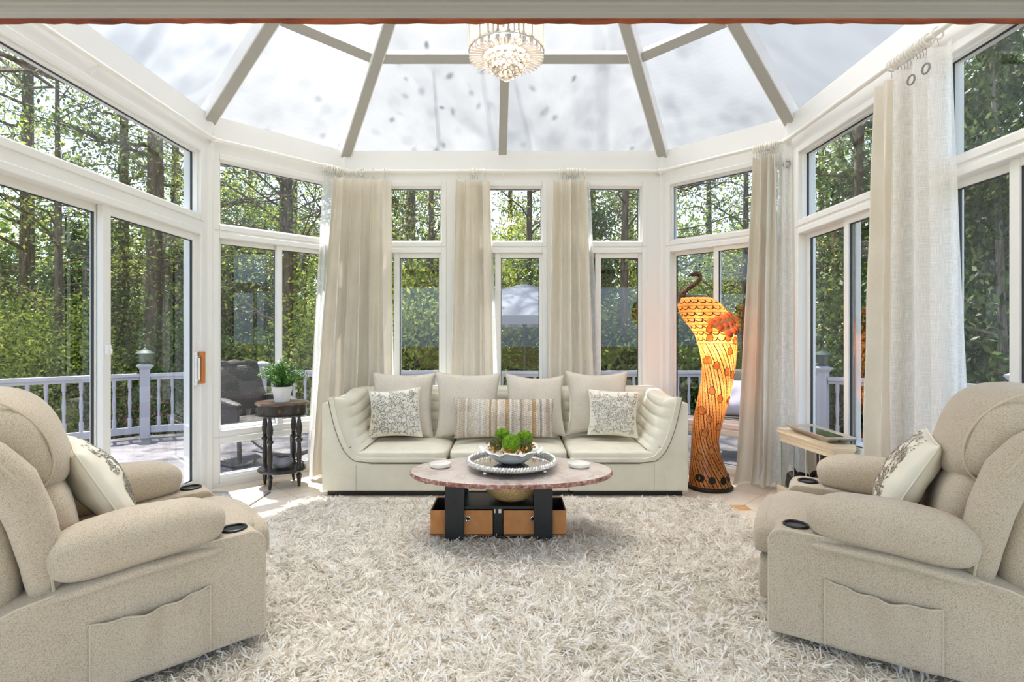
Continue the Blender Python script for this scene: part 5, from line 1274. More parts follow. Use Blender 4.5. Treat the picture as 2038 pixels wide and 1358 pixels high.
# ---------------------------------------------------------------- chandelier
CH = Vector((-0.03, 2.80, 0))
t_ = NT('cut_crystal'); fr = t_.n('Fresnel', {'IOR': 1.6}).outputs[0]
ab = t_.n('MixShader', {0: 0.55, 1: t_.n('BsdfTransparent', {0: (0.96, 0.94, 0.93, 1)}).outputs[0], 2: t_.n('BsdfTranslucent', {0: (0.96, 0.92, 0.88, 1)}).outputs[0]}).outputs[0]
M['crystal'] = t_.done(t_.n('MixShader', {0: t_.math('ADD', fr, 0.10), 1: ab, 2: t_.n('BsdfGlossy', {0: (1, 0.98, 0.95, 1), 'Roughness': 0.08}).outputs[0]}).outputs[0])
t_ = NT('warm_bulb'); M['bulb'] = t_.done(t_.n('Emission', {0: (1.0, 0.78, 0.5, 1), 1: 7.0}).outputs[0])
t_ = NT('rim_crystal'); g_ = t_.n('BsdfGlossy', {0: (1, 1, 1, 1), 'Roughness': 0.1}).outputs[0]
M['rim_crystal'] = t_.done(t_.n('MixShader', {0: 0.25, 1: t_.n('MixShader', {0: 0.6, 1: t_.n('BsdfDiffuse', {0: (0.95, 0.92, 0.90, 1)}).outputs[0], 2: t_.n('BsdfTranslucent', {0: (0.97, 0.94, 0.92, 1)}).outputs[0]}).outputs[0], 2: g_}).outputs[0])
ZR = 2.71                           # lower rim
ch = thing('chandelier', 'round crystal chandelier with a drop cluster hanging from the roof hub', 'chandelier', (CH.x, CH.y, ZR))
mb = MB(); mb.tube([(0.05, 0.0, 2.1), (0, 0, 0.34)], 0.012, 10); mb.build('hanging_rod', M['chrome'], ch)
for (r, z) in ((0.198, 0.0), (0.118, -0.012), (0.198, 0.30)):
    mb = MB(); mb.tube([(r * math.cos(2 * PI * k / 64), r * math.sin(2 * PI * k / 64), z) for k in range(64)], 0.0045, 8, loop=True); mb.build('ring_frame', M['chrome'], ch)
mb = MB(); mb.lathe([(0.001, 0.33), (0.19, 0.33), (0.2, 0.31), (0.001, 0.305)], 48); mb.build('top_plate', M['chrome'], ch)
for k in range(44):
    a = 2 * PI * k / 44; ca, sa = math.cos(a), math.sin(a); Mx = Matrix.Rotation(a, 4, 'Z')
    mb = MB(); mb.prism([(-0.0068, 0.0), (0, -0.006), (0.0068, 0.0), (0, 0.006)], 'x', 0.122, 0.200, Mx @ Matrix.Translation((0, 0, -0.006)) @ Matrix.Rotation(0.10, 4, 'Y')); mb.build('rim_prism', M['rim_crystal'], ch, smooth=False)
for k in range(48):
    a = 2 * PI * k / 48; mb = MB(); mb.lathe([(0.003, 0.008), (0.0085, 0.016), (0.0085, 0.29), (0.004, 0.30)], 6, Matrix.Translation((0.198 * math.cos(a), 0.198 * math.sin(a), 0))); mb.build('vertical_prism', M['rim_crystal'] if k % 2 else M['crystal'], ch, smooth=False)
rg = random.Random(8); nb = 0
for (r, z, n) in ((0.108, -0.020, 18), (0.098, -0.050, 16), (0.078, -0.076, 13), (0.055, -0.098, 10), (0.030, -0.116, 6), (0.0, -0.132, 1), (0.070, -0.035, 12), (0.04, -0.055, 8)):
    for k in range(n):
        a = 2 * PI * (k + 0.5 * rg.random()) / n; mb = MB(); rr_ = rg.uniform(0.0155, 0.019)
        mb.lathe([(0.001, -rr_)] + [(rr_ * math.cos(b), rr_ * math.sin(b)) for b in [-PI / 2 + PI * q / 6 for q in range(1, 6)]] + [(0.001, rr_)], 8, Matrix.Translation((r * math.cos(a), r * math.sin(a), z + rg.uniform(-0.004, 0.004))))
        mb.build('crystal_ball', M['crystal'], ch, smooth=False)
for k in range(6):
    a = 2 * PI * k / 6 + 0.3; m = MB(); m.sq((0.075 * math.cos(a), 0.075 * math.sin(a), 0.07), (0.013, 0.013, 0.024), 1, 1, 12, 8); m.build('bulb', M['bulb'], ch)
    m = MB(); m.lathe([(0.008, 0.09), (0.010, 0.30)], 10, Matrix.Translation((0.075 * math.cos(a), 0.075 * math.sin(a), 0))); m.build('bulb_stem', M['chrome'], ch)
ld = bpy.data.lights.new('chandelier_light', 'POINT'); ld.energy = 7; ld.color = (1.0, 0.85, 0.68); ld.shadow_soft_size = 0.06
lo = bpy.data.objects.new('chandelier_light', ld); COL.objects.link(lo); lo.parent = ch; lo.location = (0, 0, 0.04)
# ---------------------------------------------------------------- outside: ground, deck, railing
ZD = -0.15
def ground_mat():
    t = NT('woodland_floor'); co = t.obj(); a = t.noise(co, 0.35, 4); b = t.noise(co, 6, 5, 0.7)
    lit = t.ramp(b, [(0.3, lin(70, 58, 40)), (0.55, lin(118, 100, 72)), (0.75, lin(150, 132, 100))]); gr = t.ramp(b, [(0.3, lin(52, 66, 30)), (0.7, lin(112, 128, 62))])
    return t.done(t.pbr(color=t.mix(t.n('MapRange', {0: a, 1: 0.42, 2: 0.58}).outputs[0], lit, gr), rough=1.0, spec=0.1))
mb = MB(); n = 24; S = 46
vs = []; 
for j in range(n + 1):
    for i in range(n + 1):
        x = -S + 2 * S * i / n; y = -S + 2 * S * j / n + 6; d = math.hypot(x, y - 3); vs.append((x, y, -0.75 + 0.05 * math.sin(x * 0.7) * math.sin(y * 0.5) + 0.030 * max(0, d - 12)))
mb.add(vs, [(j * (n + 1) + i, j * (n + 1) + i + 1, (j + 1) * (n + 1) + i + 1, (j + 1) * (n + 1) + i) for j in range(n) for i in range(n)])
tag(mb.build('ground', ground_mat()), 'woodland ground of leaf litter and grass beyond the deck', 'ground', kind='structure')
def deck_mat():
    t = NT('grey_deck'); co = t.obj(); s = t.n('SeparateXYZ', {0: co}); q = t.math('FRACT', t.math('ADD', t.math('DIVIDE', s.outputs[1], 0.14), 50.0)); gap = t.math('LESS_THAN', q, 0.05)
    nn = t.noise(t.n('Mapping', {'Vector': co, 'Scale': (1, 12, 1)}).outputs[0], 3, 4)
    c = t.mix(gap, t.mix(nn, lin(104, 98, 100), lin(130, 123, 126)), lin(70, 66, 64))
    return t.done(t.pbr(color=c, rough=0.6))
RAILP = [(-8.5, 3.6), (-6.2, 5.75), (-4.88, 6.98), (-3.6, 7.55), (3.0, 7.5), (3.80, 6.42), (5.0, 5.2), (6.2, 3.6)]
mb = MB(); pl = [(-9.2, 3.4), (-9.2, -1.5), (7.0, -1.5), (6.5, 3.6), (5.15, 5.3), (3.95, 6.6), (3.1, 7.65), (-3.6, 7.75), (-5.0, 7.15), (-6.35, 5.9), (-8.7, 3.7)]
mb.loft([[(x, y, ZD) for x, y in pl], [(x, y, ZD - 0.09) for x, y in pl]]); tag(mb.build('deck', deck_mat(), smooth=False), 'pale grey boarded deck outside the windows', 'deck', kind='structure')
M['rail'] = simple('white_rail_paint', lin(182, 178, 184), 0.5, var=0.04, scale=5)
RH = 0.86
bal_prof = [(0.0225, 0.0), (0.0225, 0.16), (0.014, 0.175), (0.020, 0.19), (0.014, 0.205), (0.019, 0.30), (0.0225, 0.36), (0.019, 0.42), (0.014, 0.515), (0.020, 0.53), (0.014, 0.545), (0.0225, 0.56), (0.0225, 0.69)]
mb = MB(); mb.lathe(bal_prof, 8); bal_me = mb.build('baluster', M['rail'], None, sharp=50); bal_mesh = bal_me.data; bpy.data.objects.remove(bal_me)
rail_lab = ['white deck railing farthest toward the driveway side', 'white deck railing outside the sliding door, between the end and lantern posts', 'short white deck railing between lantern post and wicker rocker', 'long white deck railing behind the sofa windows', 'white deck railing outside the peacock lamp window', 'white deck railing outside the glass cabinet window', 'white deck railing behind the right recliner']
for k in range(len(RAILP) - 1):
    a, b = Vector((*RAILP[k], ZD)), Vector((*RAILP[k + 1], ZD)); d = (b - a); L = d.length; d.normalize(); ang = math.atan2(d.y, d.x)
    root = thing('deck_railing', rail_lab[k], 'railing', a, ang, 'white deck railings')
    mb = MB(); mb.box(0.06, L - 0.06, -0.045, 0.045, RH - 0.045, RH); mb.box(0.06, L - 0.06, -0.02, 0.02, RH - 0.085, RH - 0.045); mb.build('top_rail', M['rail'], root, bevel=0.004)
    mb = MB(); mb.box(0.06, L - 0.06, -0.025, 0.025, 0.07, 0.16); mb.build('bottom_rail', M['rail'], root, bevel=0.004)
    n = int(L / 0.155)
    for q in range(1, n):
        o = bpy.data.objects.new('baluster', bal_mesh); COL.objects.link(o); o.parent = root; o.location = (L * q / n, 0, 0.12)
post_lab = ['white railing post at the driveway corner', 'white railing post outside the first door panel', 'white capped railing post carrying the copper lantern', 'white railing post behind the wicker rocker', 'white railing post outside the peacock lamp window', 'white capped railing post outside the glass cabinet window', 'white railing post hidden behind the wide sheer curtain', 'white railing post at the right end of the deck']
for k, (x, y) in enumerate(RAILP):
    root = thing('railing_post', post_lab[k], 'post', (x, y, ZD), R(40), 'white railing posts')
    mb = MB(); mb.box(-0.055, 0.055, -0.055, 0.055, 0, 0.92); mb.build('shaft', M['rail'], root, bevel=0.004)
    mb = MB(); mb.loft([[(sx * w, sy * w, z) for sx, sy in ((-1, -1), (1, -1), (1, 1), (-1, 1))] for w, z in ((0.058, 0.915), (0.08, 0.945), (0.088, 0.95), (0.088, 0.968), (0.03, 0.995))]); mb.build('cap', M['rail'], root, smooth=False)
# copper lanterns on two posts
M['verdigris'] = simple('verdigris_copper', lin(62, 80, 70), 0.6, metal=0.4, var=0.25, scale=14)
for k, lab in ((2, 'green copper lantern on the post outside the sliding door'), (5, 'green copper lantern on the post outside the glass cabinet window')):
    x, y = RAILP[k]; root = thing('post_lantern', lab, 'lantern', (x, y, ZD + 0.996), 0, 'copper lanterns on the railing posts')
    mb = MB(); mb.lathe([(0.02, 0.0), (0.06, 0.004), (0.06, 0.014), (0.045, 0.018)], 16); mb.build('base', M['verdigris'], root)
    mb = MB(); mb.lathe([(0.055, 0.018), (0.075, 0.13)], 16); mb.build('glass', simple('lantern_glass', lin(70, 86, 78), 0.3), root)
    for q in range(6):
        a = 2 * PI * q / 6; m = MB(); m.tube([(0.057 * math.cos(a), 0.057 * math.sin(a), 0.018), (0.077 * math.cos(a), 0.077 * math.sin(a), 0.13)], 0.004, 5); m.build('bar', M['verdigris'], root)
    mb = MB(); mb.lathe([(0.105, 0.125), (0.108, 0.132), (0.06, 0.165), (0.02, 0.18), (0.018, 0.195), (0.004, 0.205)], 20); mb.build('roof', M['verdigris'], root)

# parasol standing beyond the railing
um = thing('parasol', 'grey white garden parasol seen through the middle back window', 'parasol', (0.205, 8.6, -0.75))
mb = MB(); mb.tube([(0, 0, 0), (0, 0, 2.78)], 0.024, 12); mb.build('pole', simple('dark_pole', lin(44, 42, 42), 0.4), um)
t_ = NT('parasol_cloth'); d = t_.n('BsdfDiffuse', {0: lin(150, 148, 154)}).outputs[0]; M['parasol'] = t_.done(t_.n('MixShader', {0: 0.3, 1: d, 2: t_.n('BsdfTranslucent', {0: lin(150, 148, 154)}).outputs[0]}).outputs[0])
def par_ring(r, z, sag): return [((r * (1 - sag * (0.5 - 0.5 * math.cos(2 * PI * k / 6)))) * math.cos(2 * PI * k / 48 + 0.2), (r * (1 - sag * (0.5 - 0.5 * math.cos(2 * PI * k / 6)))) * math.sin(2 * PI * k / 48 + 0.2), z) for k in range(48)]
mb = MB(); mb.loft([par_ring(r, z, s) for r, z, s in ((0.01, 2.82, 0), (0.3, 2.74, 0.02), (0.7, 2.58, 0.05), (1.05, 2.40, 0.07), (1.28, 2.25, 0.08))], cap=False); cn = mb.build('canopy', M['parasol'], um)
mb = MB(); mb.loft([par_ring(1.28, 2.25, 0.08), par_ring(1.29, 2.12, 0.08)], cap=False); mb.build('valance', M['parasol'], cn)
for k in range(8):
    a = 2 * PI * k / 8 + 0.2; m = MB(); m.tube([(0.02 * math.cos(a), 0.02 * math.sin(a), 2.18), (0.7 * math.cos(a), 0.7 * math.sin(a), 2.53)], 0.008, 6); m.build('rib', M['rail'], um)
mb = MB(); mb.lathe([(0.035, 2.12), (0.04, 2.16), (0.035, 2.20)], 12); mb.build('hub', M['black_plastic'], um)
mb = MB(); mb.lathe([(0.26, 0.0), (0.26, 0.05), (0.05, 0.09), (0.035, 0.30)], 24); mb.build('base', M['slate'], um)

# wicker chairs on the deck
def wicker_mat():
    t = NT('dark_wicker'); s = t.n('SeparateXYZ', {0: t.obj()}); w = t.math('MULTIPLY', t.math('SINE', t.math('MULTIPLY', t.math('ADD', s.outputs[0], s.outputs[1]), 260.0)), t.math('SINE', t.math('MULTIPLY', s.outputs[2], 260.0)))
    f = t.math('ADD', t.math('MULTIPLY', w, 0.5), 0.5)
    return t.done(t.pbr(color=t.mix(f, lin(40, 36, 34), lin(92, 84, 78)), rough=0.6, normal=t.bump(f, 0.6, 0.004)))
M['wicker'] = wicker_mat()
def wicker_chair(name, loc, rz, label, rocker):
    root = thing(name, label, 'chair', loc, rz, None); lift = 0.07 if rocker else 0.0
    mb = MB(); mb.sq((0, 0, 0.36 + lift), (0.29, 0.28, 0.05), 0.3, 0.25, 36, 12); mb.build('seat', M['wicker'], root)
    mb = MB(); mb.soft([(-0.24, 0, 0.36 + lift), (-0.30, 0, 0.62 + lift), (-0.40, 0, 0.95 + lift)], [(0.29, 0.035), (0.31, 0.04), (0.26, 0.03)], (0, 1, 0), 28, 4, 5); mb.build('backrest', M['wicker'], root)
    for s in (-1, 1):
        mb = MB(); mb.soft([(-0.30, s * 0.31, 0.60 + lift), (0.0, s * 0.32, 0.62 + lift), (0.30, s * 0.31, 0.58 + lift)], [(0.05, 0.022)] * 3, (0, 1, 0), 16, 2.6, 5); mb.build('armrest', M['wicker'], root)
        mb = MB(); mb.box(-0.27, 0.27, s * 0.30 - 0.012, s * 0.30 + 0.012, 0.34 + lift, 0.60 + lift); mb.build('side_panel', M['wicker'], root, smooth=False)
        for x in (-0.26, 0.26):
            mb = MB(); mb.tube([(x, s * 0.29, 0.36 + lift), (x * 1.05, s * 0.29, 0.06 if rocker else 0.0)], 0.022, 8); mb.build('leg', M['wicker'], root)
        if rocker:
            mb = MB(); mb.tube([(-0.55 + 1.1 * k / 14, s * 0.29, 0.022 + 0.10 * (2 * k / 14 - 1) ** 2) for k in range(15)], 0.022, 8); mb.build('rocker', M['wicker'], root)
    return root
wicker_chair('rocking_chair', (-2.80, 5.68, ZD), R(-35), 'dark wicker rocking chair on the deck behind the side table', True)
# knitted throw over the rocker back
rows = []
for j in range(30):
    v = j / 29; row = []
    for i in range(25):
        u = i / 24 - 0.5; a = v * 2.2
        if v < 0.5: x, z = -0.32 - 0.16 * (v / 0.5), 0.42 + 0.68 * (v / 0.5)
        else: x, z = -0.48 - 0.05 * (v - 0.5), 1.10 - 0.62 * (v - 0.5) / 0.5
        if v < 0.5: x += 0.075
        row.append((x + 0.012 * math.sin(14 * u + 5 * v), u * (0.60 - 0.08 * v) + 0.015 * math.sin(9 * v), z + 0.01 * math.sin(21 * u)))
    rows.append(row)
th = thing('throw_blanket', 'dark fringed throw hung over the back of the wicker rocking chair', 'blanket', (-2.80, 5.68, ZD), R(-35))
tb = grid_mesh('cloth', rows, simple('dark_throw', lin(70, 62, 60), 0.95, var=0.4, scale=18, bump=0.8, bscale=60), th); md = tb.modifiers.new('solid', 'SOLIDIFY'); md.thickness = 0.012
mb = MB()
for i in range(25): p = rows[-1][i]; mb.tube([p, (p[0] - 0.01, p[1] + 0.01 * math.sin(i * 3), p[2] - 0.11)], 0.005, 5)
mb.build('fringe', tb.data.materials[0], th)
wicker_chair('wicker_armchair', (2.55, 5.95, ZD), R(-120), 'dark wicker armchair on the deck behind the peacock lamp', False)
pillow('outdoor_cushion', 'pale lilac cushion on the wicker armchair behind the peacock lamp', 'cushion', 0.42, 0.42, 0.14, simple('lilac_cloth', lin(206, 196, 204), 0.8, var=0.1, scale=10), (2.62, 6.06, ZD + 0.64), (R(-16), 0, R(-30)), None, 30)
# white planter trough outside the right wall
pb = thing('planter', 'white planter box on the deck outside the glass cabinet window', 'planter', (3.42, 5.45, ZD), R(-48))
mb = MB(); mb.loft([[(sx * (0.30 + e), sy * (0.10 + e), z) for sx, sy in ((-1, -1), (1, -1), (1, 1), (-1, 1))] for e, z in ((0, 0.0), (0.03, 0.22), (0.045, 0.22), (0.045, 0.25), (0.02, 0.25), (0.01, 0.2))]); mb.build('box', M['rail'], pb, smooth=False)
# ---------------------------------------------------------------- woods
def bark_mat(name, a, b, c):
    t = NT(name); co = t.obj(); v = t.n('Mapping', {'Vector': co, 'Scale': (7, 7, 1.1)}).outputs[0]; n = t.noise(v, 3.5, 5, 0.7)
    return t.done(t.pbr(color=t.ramp(n, [(0.3, a), (0.5, b), (0.72, c)]), rough=0.95, spec=0.1, normal=t.bump(n, 0.9, 0.03)))
M['bark'] = bark_mat('rough_bark', lin(52, 42, 34), lin(98, 82, 68), lin(140, 122, 104))
M['bark_pale'] = bark_mat('pale_bark', lin(78, 72, 62), lin(130, 122, 108), lin(176, 168, 154))
def leafm(name, cols, tr=0.42, rough=0.45): return island_mat(name, [(i / (len(cols) - 1), lin(*c)) for i, c in enumerate(cols)], rough, 0, tr, spec=0.35)
M['leaf_dark'] = leafm('evergreen_leaf', [(34, 52, 24), (58, 80, 36), (84, 108, 52), (120, 138, 78)])
M['leaf_fresh'] = leafm('spring_leaf', [(78, 100, 34), (126, 146, 54), (166, 178, 74), (198, 196, 104)], 0.5)
M['leaf_mid'] = leafm('woodland_leaf', [(46, 66, 26), (78, 102, 42), (112, 132, 58), (150, 156, 84)], 0.45)
M['blossom'] = leafm('pink_blossom', [(120, 40, 64), (170, 70, 100), (206, 120, 144), (120, 120, 70)], 0.3)
def leaf_arrays(C, size, rg, droop=0.0):
    n = len(C); d = rg.normal(0, 1, (n, 3)); d[:, 2] -= droop; d /= np.linalg.norm(d, axis=1)[:, None]
    w = np.cross(d, rg.normal(0, 1, (n, 3))); w /= np.linalg.norm(w, axis=1)[:, None] + 1e-9
    L = (size * rg.uniform(0.6, 1.25, n))[:, None]
    V = np.stack([C, C + d * L * 0.5 + w * L * 0.24, C + d * L, C + d * L * 0.5 - w * L * 0.24], 1).reshape(-1, 3)
    return V, np.arange(n * 4).reshape(-1, 4)
def tree_parts(seed, H, r0, first, nbr, blen, nleaf, lsize, lmat, bark, up=0.35, sub=3, lean=0.0, spread=0.22, crownpow=1.0):
    """a trunk, its boughs and its leaves around the bough tips; own coordinates"""
    rg = np.random.default_rng(seed); P = []
    bx, by = rg.normal(0, 0.10, 2)
    for k in range(13):
        f = k / 12; P.append(np.array([lean * f * H + 0.12 * math.sin(2.2 * f + seed) * H * 0.05 + bx * f, 0.12 * math.cos(1.9 * f + seed) * H * 0.05 + by * f, H * f]))
    tr = MB(); tr.tube(P, [r0 * (1.25 if k == 0 else 1.0) * (1 - 0.72 * k / 12) for k in range(13)], 12)
    br = MB(); C = []
    for k in range(nbr):
        f = first + (1 - first) * (k + rg.uniform(0, 1)) / nbr; p = np.array([np.interp(f * 12, range(13), [q[i] for q in P]) for i in range(3)]); a = rg.uniform(0, 2 * np.pi)
        L = blen * (1.15 - 0.75 * f ** crownpow) * rg.uniform(0.6, 1.15); path = [p]; dz = up * rg.uniform(0.2, 1.5)
        for q in range(1, 6):
            a += rg.normal(0, 0.22); path.append(path[-1] + np.array([math.cos(a), math.sin(a), dz + rg.normal(0, 0.2)]) * L / 5)
        rb = r0 * 0.30 * (1 - 0.6 * f); br.tube(path, [rb * (1 - 0.82 * q / 5) for q in range(6)], 5)
        for s in range(sub):
            i = rg.integers(1, 5); p2 = path[i]; a2 = a + rg.choice([-1, 1]) * rg.uniform(0.5, 1.3); sp = [p2]
            for q in range(1, 5):
                a2 += rg.normal(0, 0.3); sp.append(sp[-1] + np.array([math.cos(a2), math.sin(a2), rg.normal(0.15, 0.3)]) * L * 0.11)
            br.tube(sp, [rb * 0.35 * (1 - 0.7 * q / 4) for q in range(5)], 4)
            C += [sp[q] * (1 - g) + sp[q - 1] * g for q in range(1, 5) for g in (0.0, 0.5)]
        C += [path[q] * (1 - g) + path[q - 1] * g for q in range(3, 6) for g in (0, 0.5)]
    C = np.array(C); idx = rg.integers(0, len(C), nleaf); L = C[idx] + rg.normal(0, spread, (nleaf, 3)) * [1, 1, 0.75]
    return tr, br, leaf_arrays(L, lsize, rg, 0.35), lmat, bark
def make_tree(name, label, cat, group, args):
    tr, br, (V, Fc), lm, bk = tree_parts(**args)
    root = thing(name, label, cat, (0, 0, 0), 0, group)
    tr.build('trunk', bk, root); br.build('branches', bk, root, sharp=60); np_mesh('foliage', V, Fc, lm, root)
    return root
protoA = make_tree('pine_tree', None, 'tree', None, dict(seed=1, H=13, r0=0.21, first=0.25, nbr=30, blen=2.9, nleaf=6500, lsize=0.12, lmat=M['leaf_mid'], bark=M['bark'], up=0.25, sub=4, spread=0.26))
protoB = make_tree('leafy_tree', None, 'tree', None, dict(seed=2, H=6.4, r0=0.085, first=0.12, nbr=30, blen=2.3, nleaf=11000, lsize=0.095, lmat=M['leaf_fresh'], bark=M['bark'], up=0.45, sub=4, spread=0.24))
protoC = make_tree('evergreen_tree', None, 'tree', None, dict(seed=3, H=5.6, r0=0.075, first=0.06, nbr=34, blen=2.0, nleaf=15000, lsize=0.125, lmat=M['leaf_dark'], bark=M['bark_pale'], up=0.4, sub=4, spread=0.24))
protoD = make_tree('bare_tree', None, 'tree', None, dict(seed=4, H=8.5, r0=0.10, first=0.2, nbr=30, blen=3.0, nleaf=3400, lsize=0.085, lmat=M['leaf_fresh'], bark=M['bark'], up=0.5, sub=6, spread=0.2))
def shrub_parts(seed, r, h, nleaf, lsize, lm, name, lab, cat, grp, bloom=None):
    rg = np.random.default_rng(seed); root = thing(name, lab, cat, (0, 0, 0), 0, grp)
    d = rg.normal(0, 1, (nleaf, 3)); d /= np.linalg.norm(d, axis=1)[:, None]; d[:, 2] = np.abs(d[:, 2]); rad = rg.uniform(0.35, 1, nleaf) ** 0.5
    lump = 1 + 0.22 * np.sin(5 * d[:, 0] + seed) * np.sin(4 * d[:, 1] + 2) + 0.15 * np.sin(9 * d[:, 2] + 7 * d[:, 0])
    C = d * (rad * lump)[:, None] * [r, r, h]
    st = MB()
    for k in range(14):
        q = C[rg.integers(0, nleaf)] * 0.85; st.tube([(0.05 * math.cos(k), 0.05 * math.sin(k), -0.02), tuple(q * 0.5 + [0, 0, 0.1]), tuple(q)], [0.02, 0.014, 0.006], 5)
    st.build('stems', M['bark'], root); V, Fc = leaf_arrays(C, lsize, rg); np_mesh('foliage', V, Fc, lm, root)
    if bloom:
        n = bloom; idx = rg.integers(0, nleaf, n); c = C[idx] * 1.04; V, Fc = leaf_arrays(c, 0.06, rg); np_mesh('blossoms', V, Fc, M['blossom'], root)['label'] = 'pink blossoms'
    return root
SHG = 'undergrowth bushes in the woods'
shA = shrub_parts(5, 1.5, 2.3, 13000, 0.10, M['leaf_mid'], 'bush', None, 'bush', SHG)
shB = shrub_parts(6, 1.3, 2.9, 13000, 0.09, M['leaf_fresh'], 'bush', None, 'bush', SHG)
shC = shrub_parts(7, 1.4, 2.0, 12000, 0.12, M['leaf_dark'], 'bush', None, 'bush', SHG)
hedge = shrub_parts(8, 0.75, 0.72, 9000, 0.06, M['leaf_dark'], 'azalea_bush', None, 'bush', 'azalea bushes beyond the railing', bloom=900)
taken = set()
def put(proto, px, D, z=None, rz=0.0, sc=1.0, label=None, group=None, name=None):
    x = (px - 1019) * D / F_PX
    zg = -0.75 + 0.030 * max(0, math.hypot(x, D - 3) - 12) - 0.03 if z is None else z
    if id(proto) in taken: o = dup(proto)
    else: o = proto; taken.add(id(proto))
    o.location = (x, D, zg); o.rotation_euler = (0, 0, rz); s = sc if hasattr(sc, '__len__') else (sc, sc, sc); o.scale = s
    if name: o.name = name
    tag(o, label, None, group); return o
rg = random.Random(17)
TG = 'tall pines in the woods'
# the trunks the photo shows clearly
put(protoA, 299, 11.5, rz=0.4, sc=1.05, label='thickest tree trunk, seen through the sliding door', group=TG)
put(protoA, 246, 13.0, rz=2.0, sc=(0.72, 0.72, 1), label='slimmer trunk just beside the thickest one, through the sliding door', group=TG)
put(protoA, 62, 12.5, rz=3.1, sc=(0.9, 0.9, 1), label='tall trunk seen through the far panel of the sliding door', group=TG)
put(protoA, 815, 12.0, rz=1.1, sc=(0.70, 0.70, 1.05), label='tall trunk in the first back window, beside the long drape', group=TG)
put(protoA, 1016, 15.5, rz=4.4, sc=(0.50, 0.50, 1), label='slim trunk above the parasol in the middle back window', group=TG)
put(protoA, 1178, 13.5, rz=5.2, sc=(0.45, 0.45, 1), label='slim trunk at the edge of the last back window', group=TG)
put(protoA, 1664, 12.0, rz=0.2, sc=(0.82, 0.82, 1.02), label='tall trunk outside the glass cabinet window', group=TG)
put(protoC, 2008, 6.6, rz=2.6, sc=(0.85, 0.85, 1.15), label='pale leaning stem and dark leaves behind the right recliner window', group='evergreens close to the house')
put(protoC, 1975, 8.6, rz=0.6, sc=1.15, label='dense evergreen filling the window behind the right recliner', group='evergreens close to the house')
put(protoC, 1840, 9.0, rz=3.9, sc=1.05, label='evergreen behind the wide white sheer curtain', group='evergreens close to the house')
for (px, D, s, lab) in ((1560, 17, 0.6, 'distant pine behind the peacock lamp drape'), (1700, 16, 0.55, 'distant pine between the sashes of the cabinet window'), (500, 17, 0.6, 'distant pine above the potted plant'), (590, 15, 0.5, 'distant pine behind the white sheer edge'), (350, 18, 0.6, 'distant pine at the handle side of the sliding door'), (1410, 16, 0.6, 'distant pine behind the peacock neck')):
    put(protoA, px, D, rz=rg.uniform(0, 6), sc=(s, s, rg.uniform(0.8, 1.05)), label=lab, group=TG)
# trees right beside the deck whose fine boughs shade the roof
protoE = make_tree('young_tree', None, 'tree', None, dict(seed=14, H=10.5, r0=0.10, first=0.30, nbr=34, blen=4.2, nleaf=11000, lsize=0.055, lmat=M['leaf_mid'], bark=M['bark'], up=0.42, sub=7, spread=0.30))
for (x, y, rz) in ((-4.3, 9.9, 0.5), (2.2, 10.2, 2.2), (5.6, 8.6, 1.2)):
    put(protoE, 1019 + x * F_PX / y, y, rz=rz, label='slim fine leaved tree just beyond the deck railing, its boughs over the roof', group='slim trees beside the deck')
for (x, y, rz, s) in ((-7.3, 7.0, 2.7, 1.7), (5.9, 5.9, 0.9, 1.55), (-0.76, 10.0, 4.1, 1.5), (1.16, 10.2, 5.6, 1.5)):
    put(protoE, 1019 + x * F_PX / y, y, rz=rz, sc=s, label='very tall fine leaved tree beyond the deck railing, its boughs high over the roof', group='tall trees arching over the roof')
BL = ['bare branched tree with sparse young leaves in the woods']
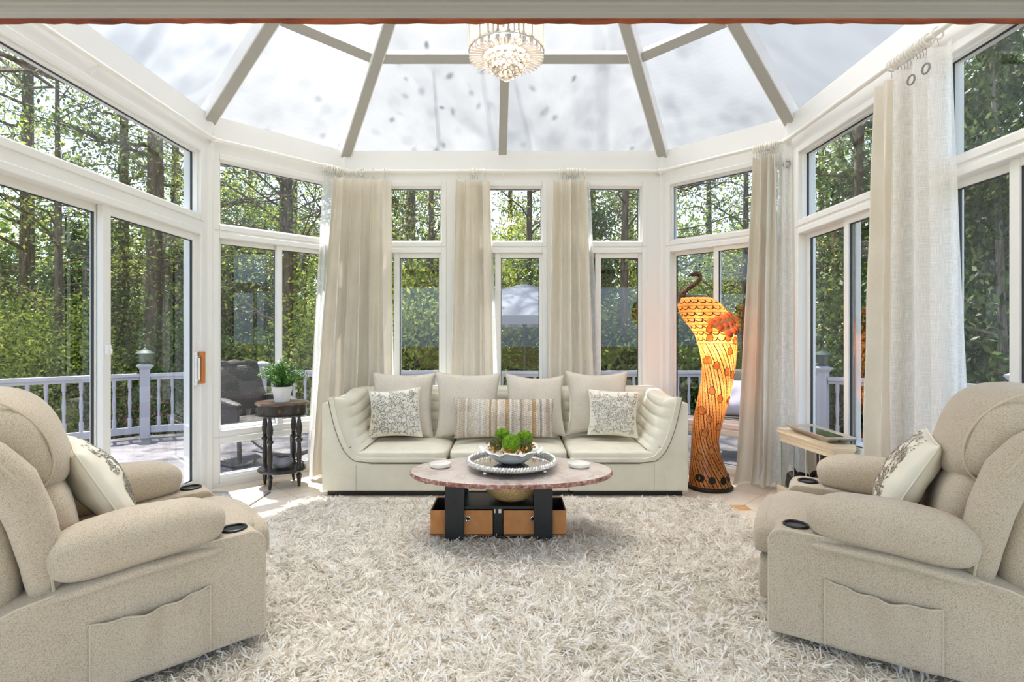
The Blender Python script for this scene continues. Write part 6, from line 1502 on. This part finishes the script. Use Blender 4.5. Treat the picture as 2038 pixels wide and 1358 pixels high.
for (px, D) in ((110, 10.5), (420, 12), (560, 10.5), (700, 13), (860, 11.0), (1050, 11.5), (1130, 14), (1300, 12), (1480, 11), (1640, 13.5), (1740, 11), (1260, 15), (40, 15), (350, 14)):
    put(protoD, px, D, rz=rg.uniform(0, 6), sc=rg.uniform(0.85, 1.15), label=BL[0], group='bare trees in the woods')
for k in range(24):
    px = -60 + 2160 * (k + rg.uniform(0.1, 0.9)) / 24; put(protoB, px, rg.uniform(12.5, 18), rz=rg.uniform(0, 6), sc=rg.uniform(0.55, 0.95), label='leafy young tree with fresh yellow green foliage in the woods', group='leafy young trees in the woods')
for k in range(14):
    px = -60 + 2160 * (k + rg.uniform(0.1, 0.9)) / 14; put(protoC, px, rg.uniform(11, 16), rz=rg.uniform(0, 6), sc=rg.uniform(0.55, 0.85), label='dark leaved evergreen tree in the woods', group='evergreens in the woods')
for k in range(46):
    px = -120 + 2280 * (k + rg.uniform(0.1, 0.9)) / 46; put((shA, shB, shC)[k % 3], px, rg.uniform(9.6, 15), rz=rg.uniform(0, 6), sc=rg.uniform(0.75, 1.25), label=('mid green rounded bush in the undergrowth', 'fresh yellow green bush in the undergrowth', 'dark green low bush in the undergrowth')[k % 3], group=SHG + (' (mid green)', ' (fresh green)', ' (dark green)')[k % 3])
for (px, D, s) in ((225, 8.2, 1.0), (262, 8.0, 0.95), (312, 8.3, 1.05), (352, 8.6, 0.9), (395, 8.8, 1.0), (445, 9.0, 1.05), (480, 9.2, 1.1)):
    put(hedge, px, D, rz=rg.uniform(0, 6), sc=s, label='low azalea bush with pink blossoms beyond the deck railing', group='azalea bushes beyond the railing')
# the far edge of the woods: nobody could count it
rgn = np.random.default_rng(77); n = 60000
a = rgn.uniform(-1.35, 1.35, n); r = rgn.uniform(19, 27, n); z = 5.6 * rgn.uniform(0, 1, n) ** 1.8 - 0.6
C = np.stack([r * np.sin(a), r * np.cos(a), z + 0.35], 1) + rgn.normal(0, 0.4, (n, 3)); V, Fc = leaf_arrays(C, 0.30, rgn)
tag(np_mesh('treeline_foliage', V, Fc, M['leaf_mid']), 'distant hazy green foliage closing off the woods', 'foliage', kind='stuff')
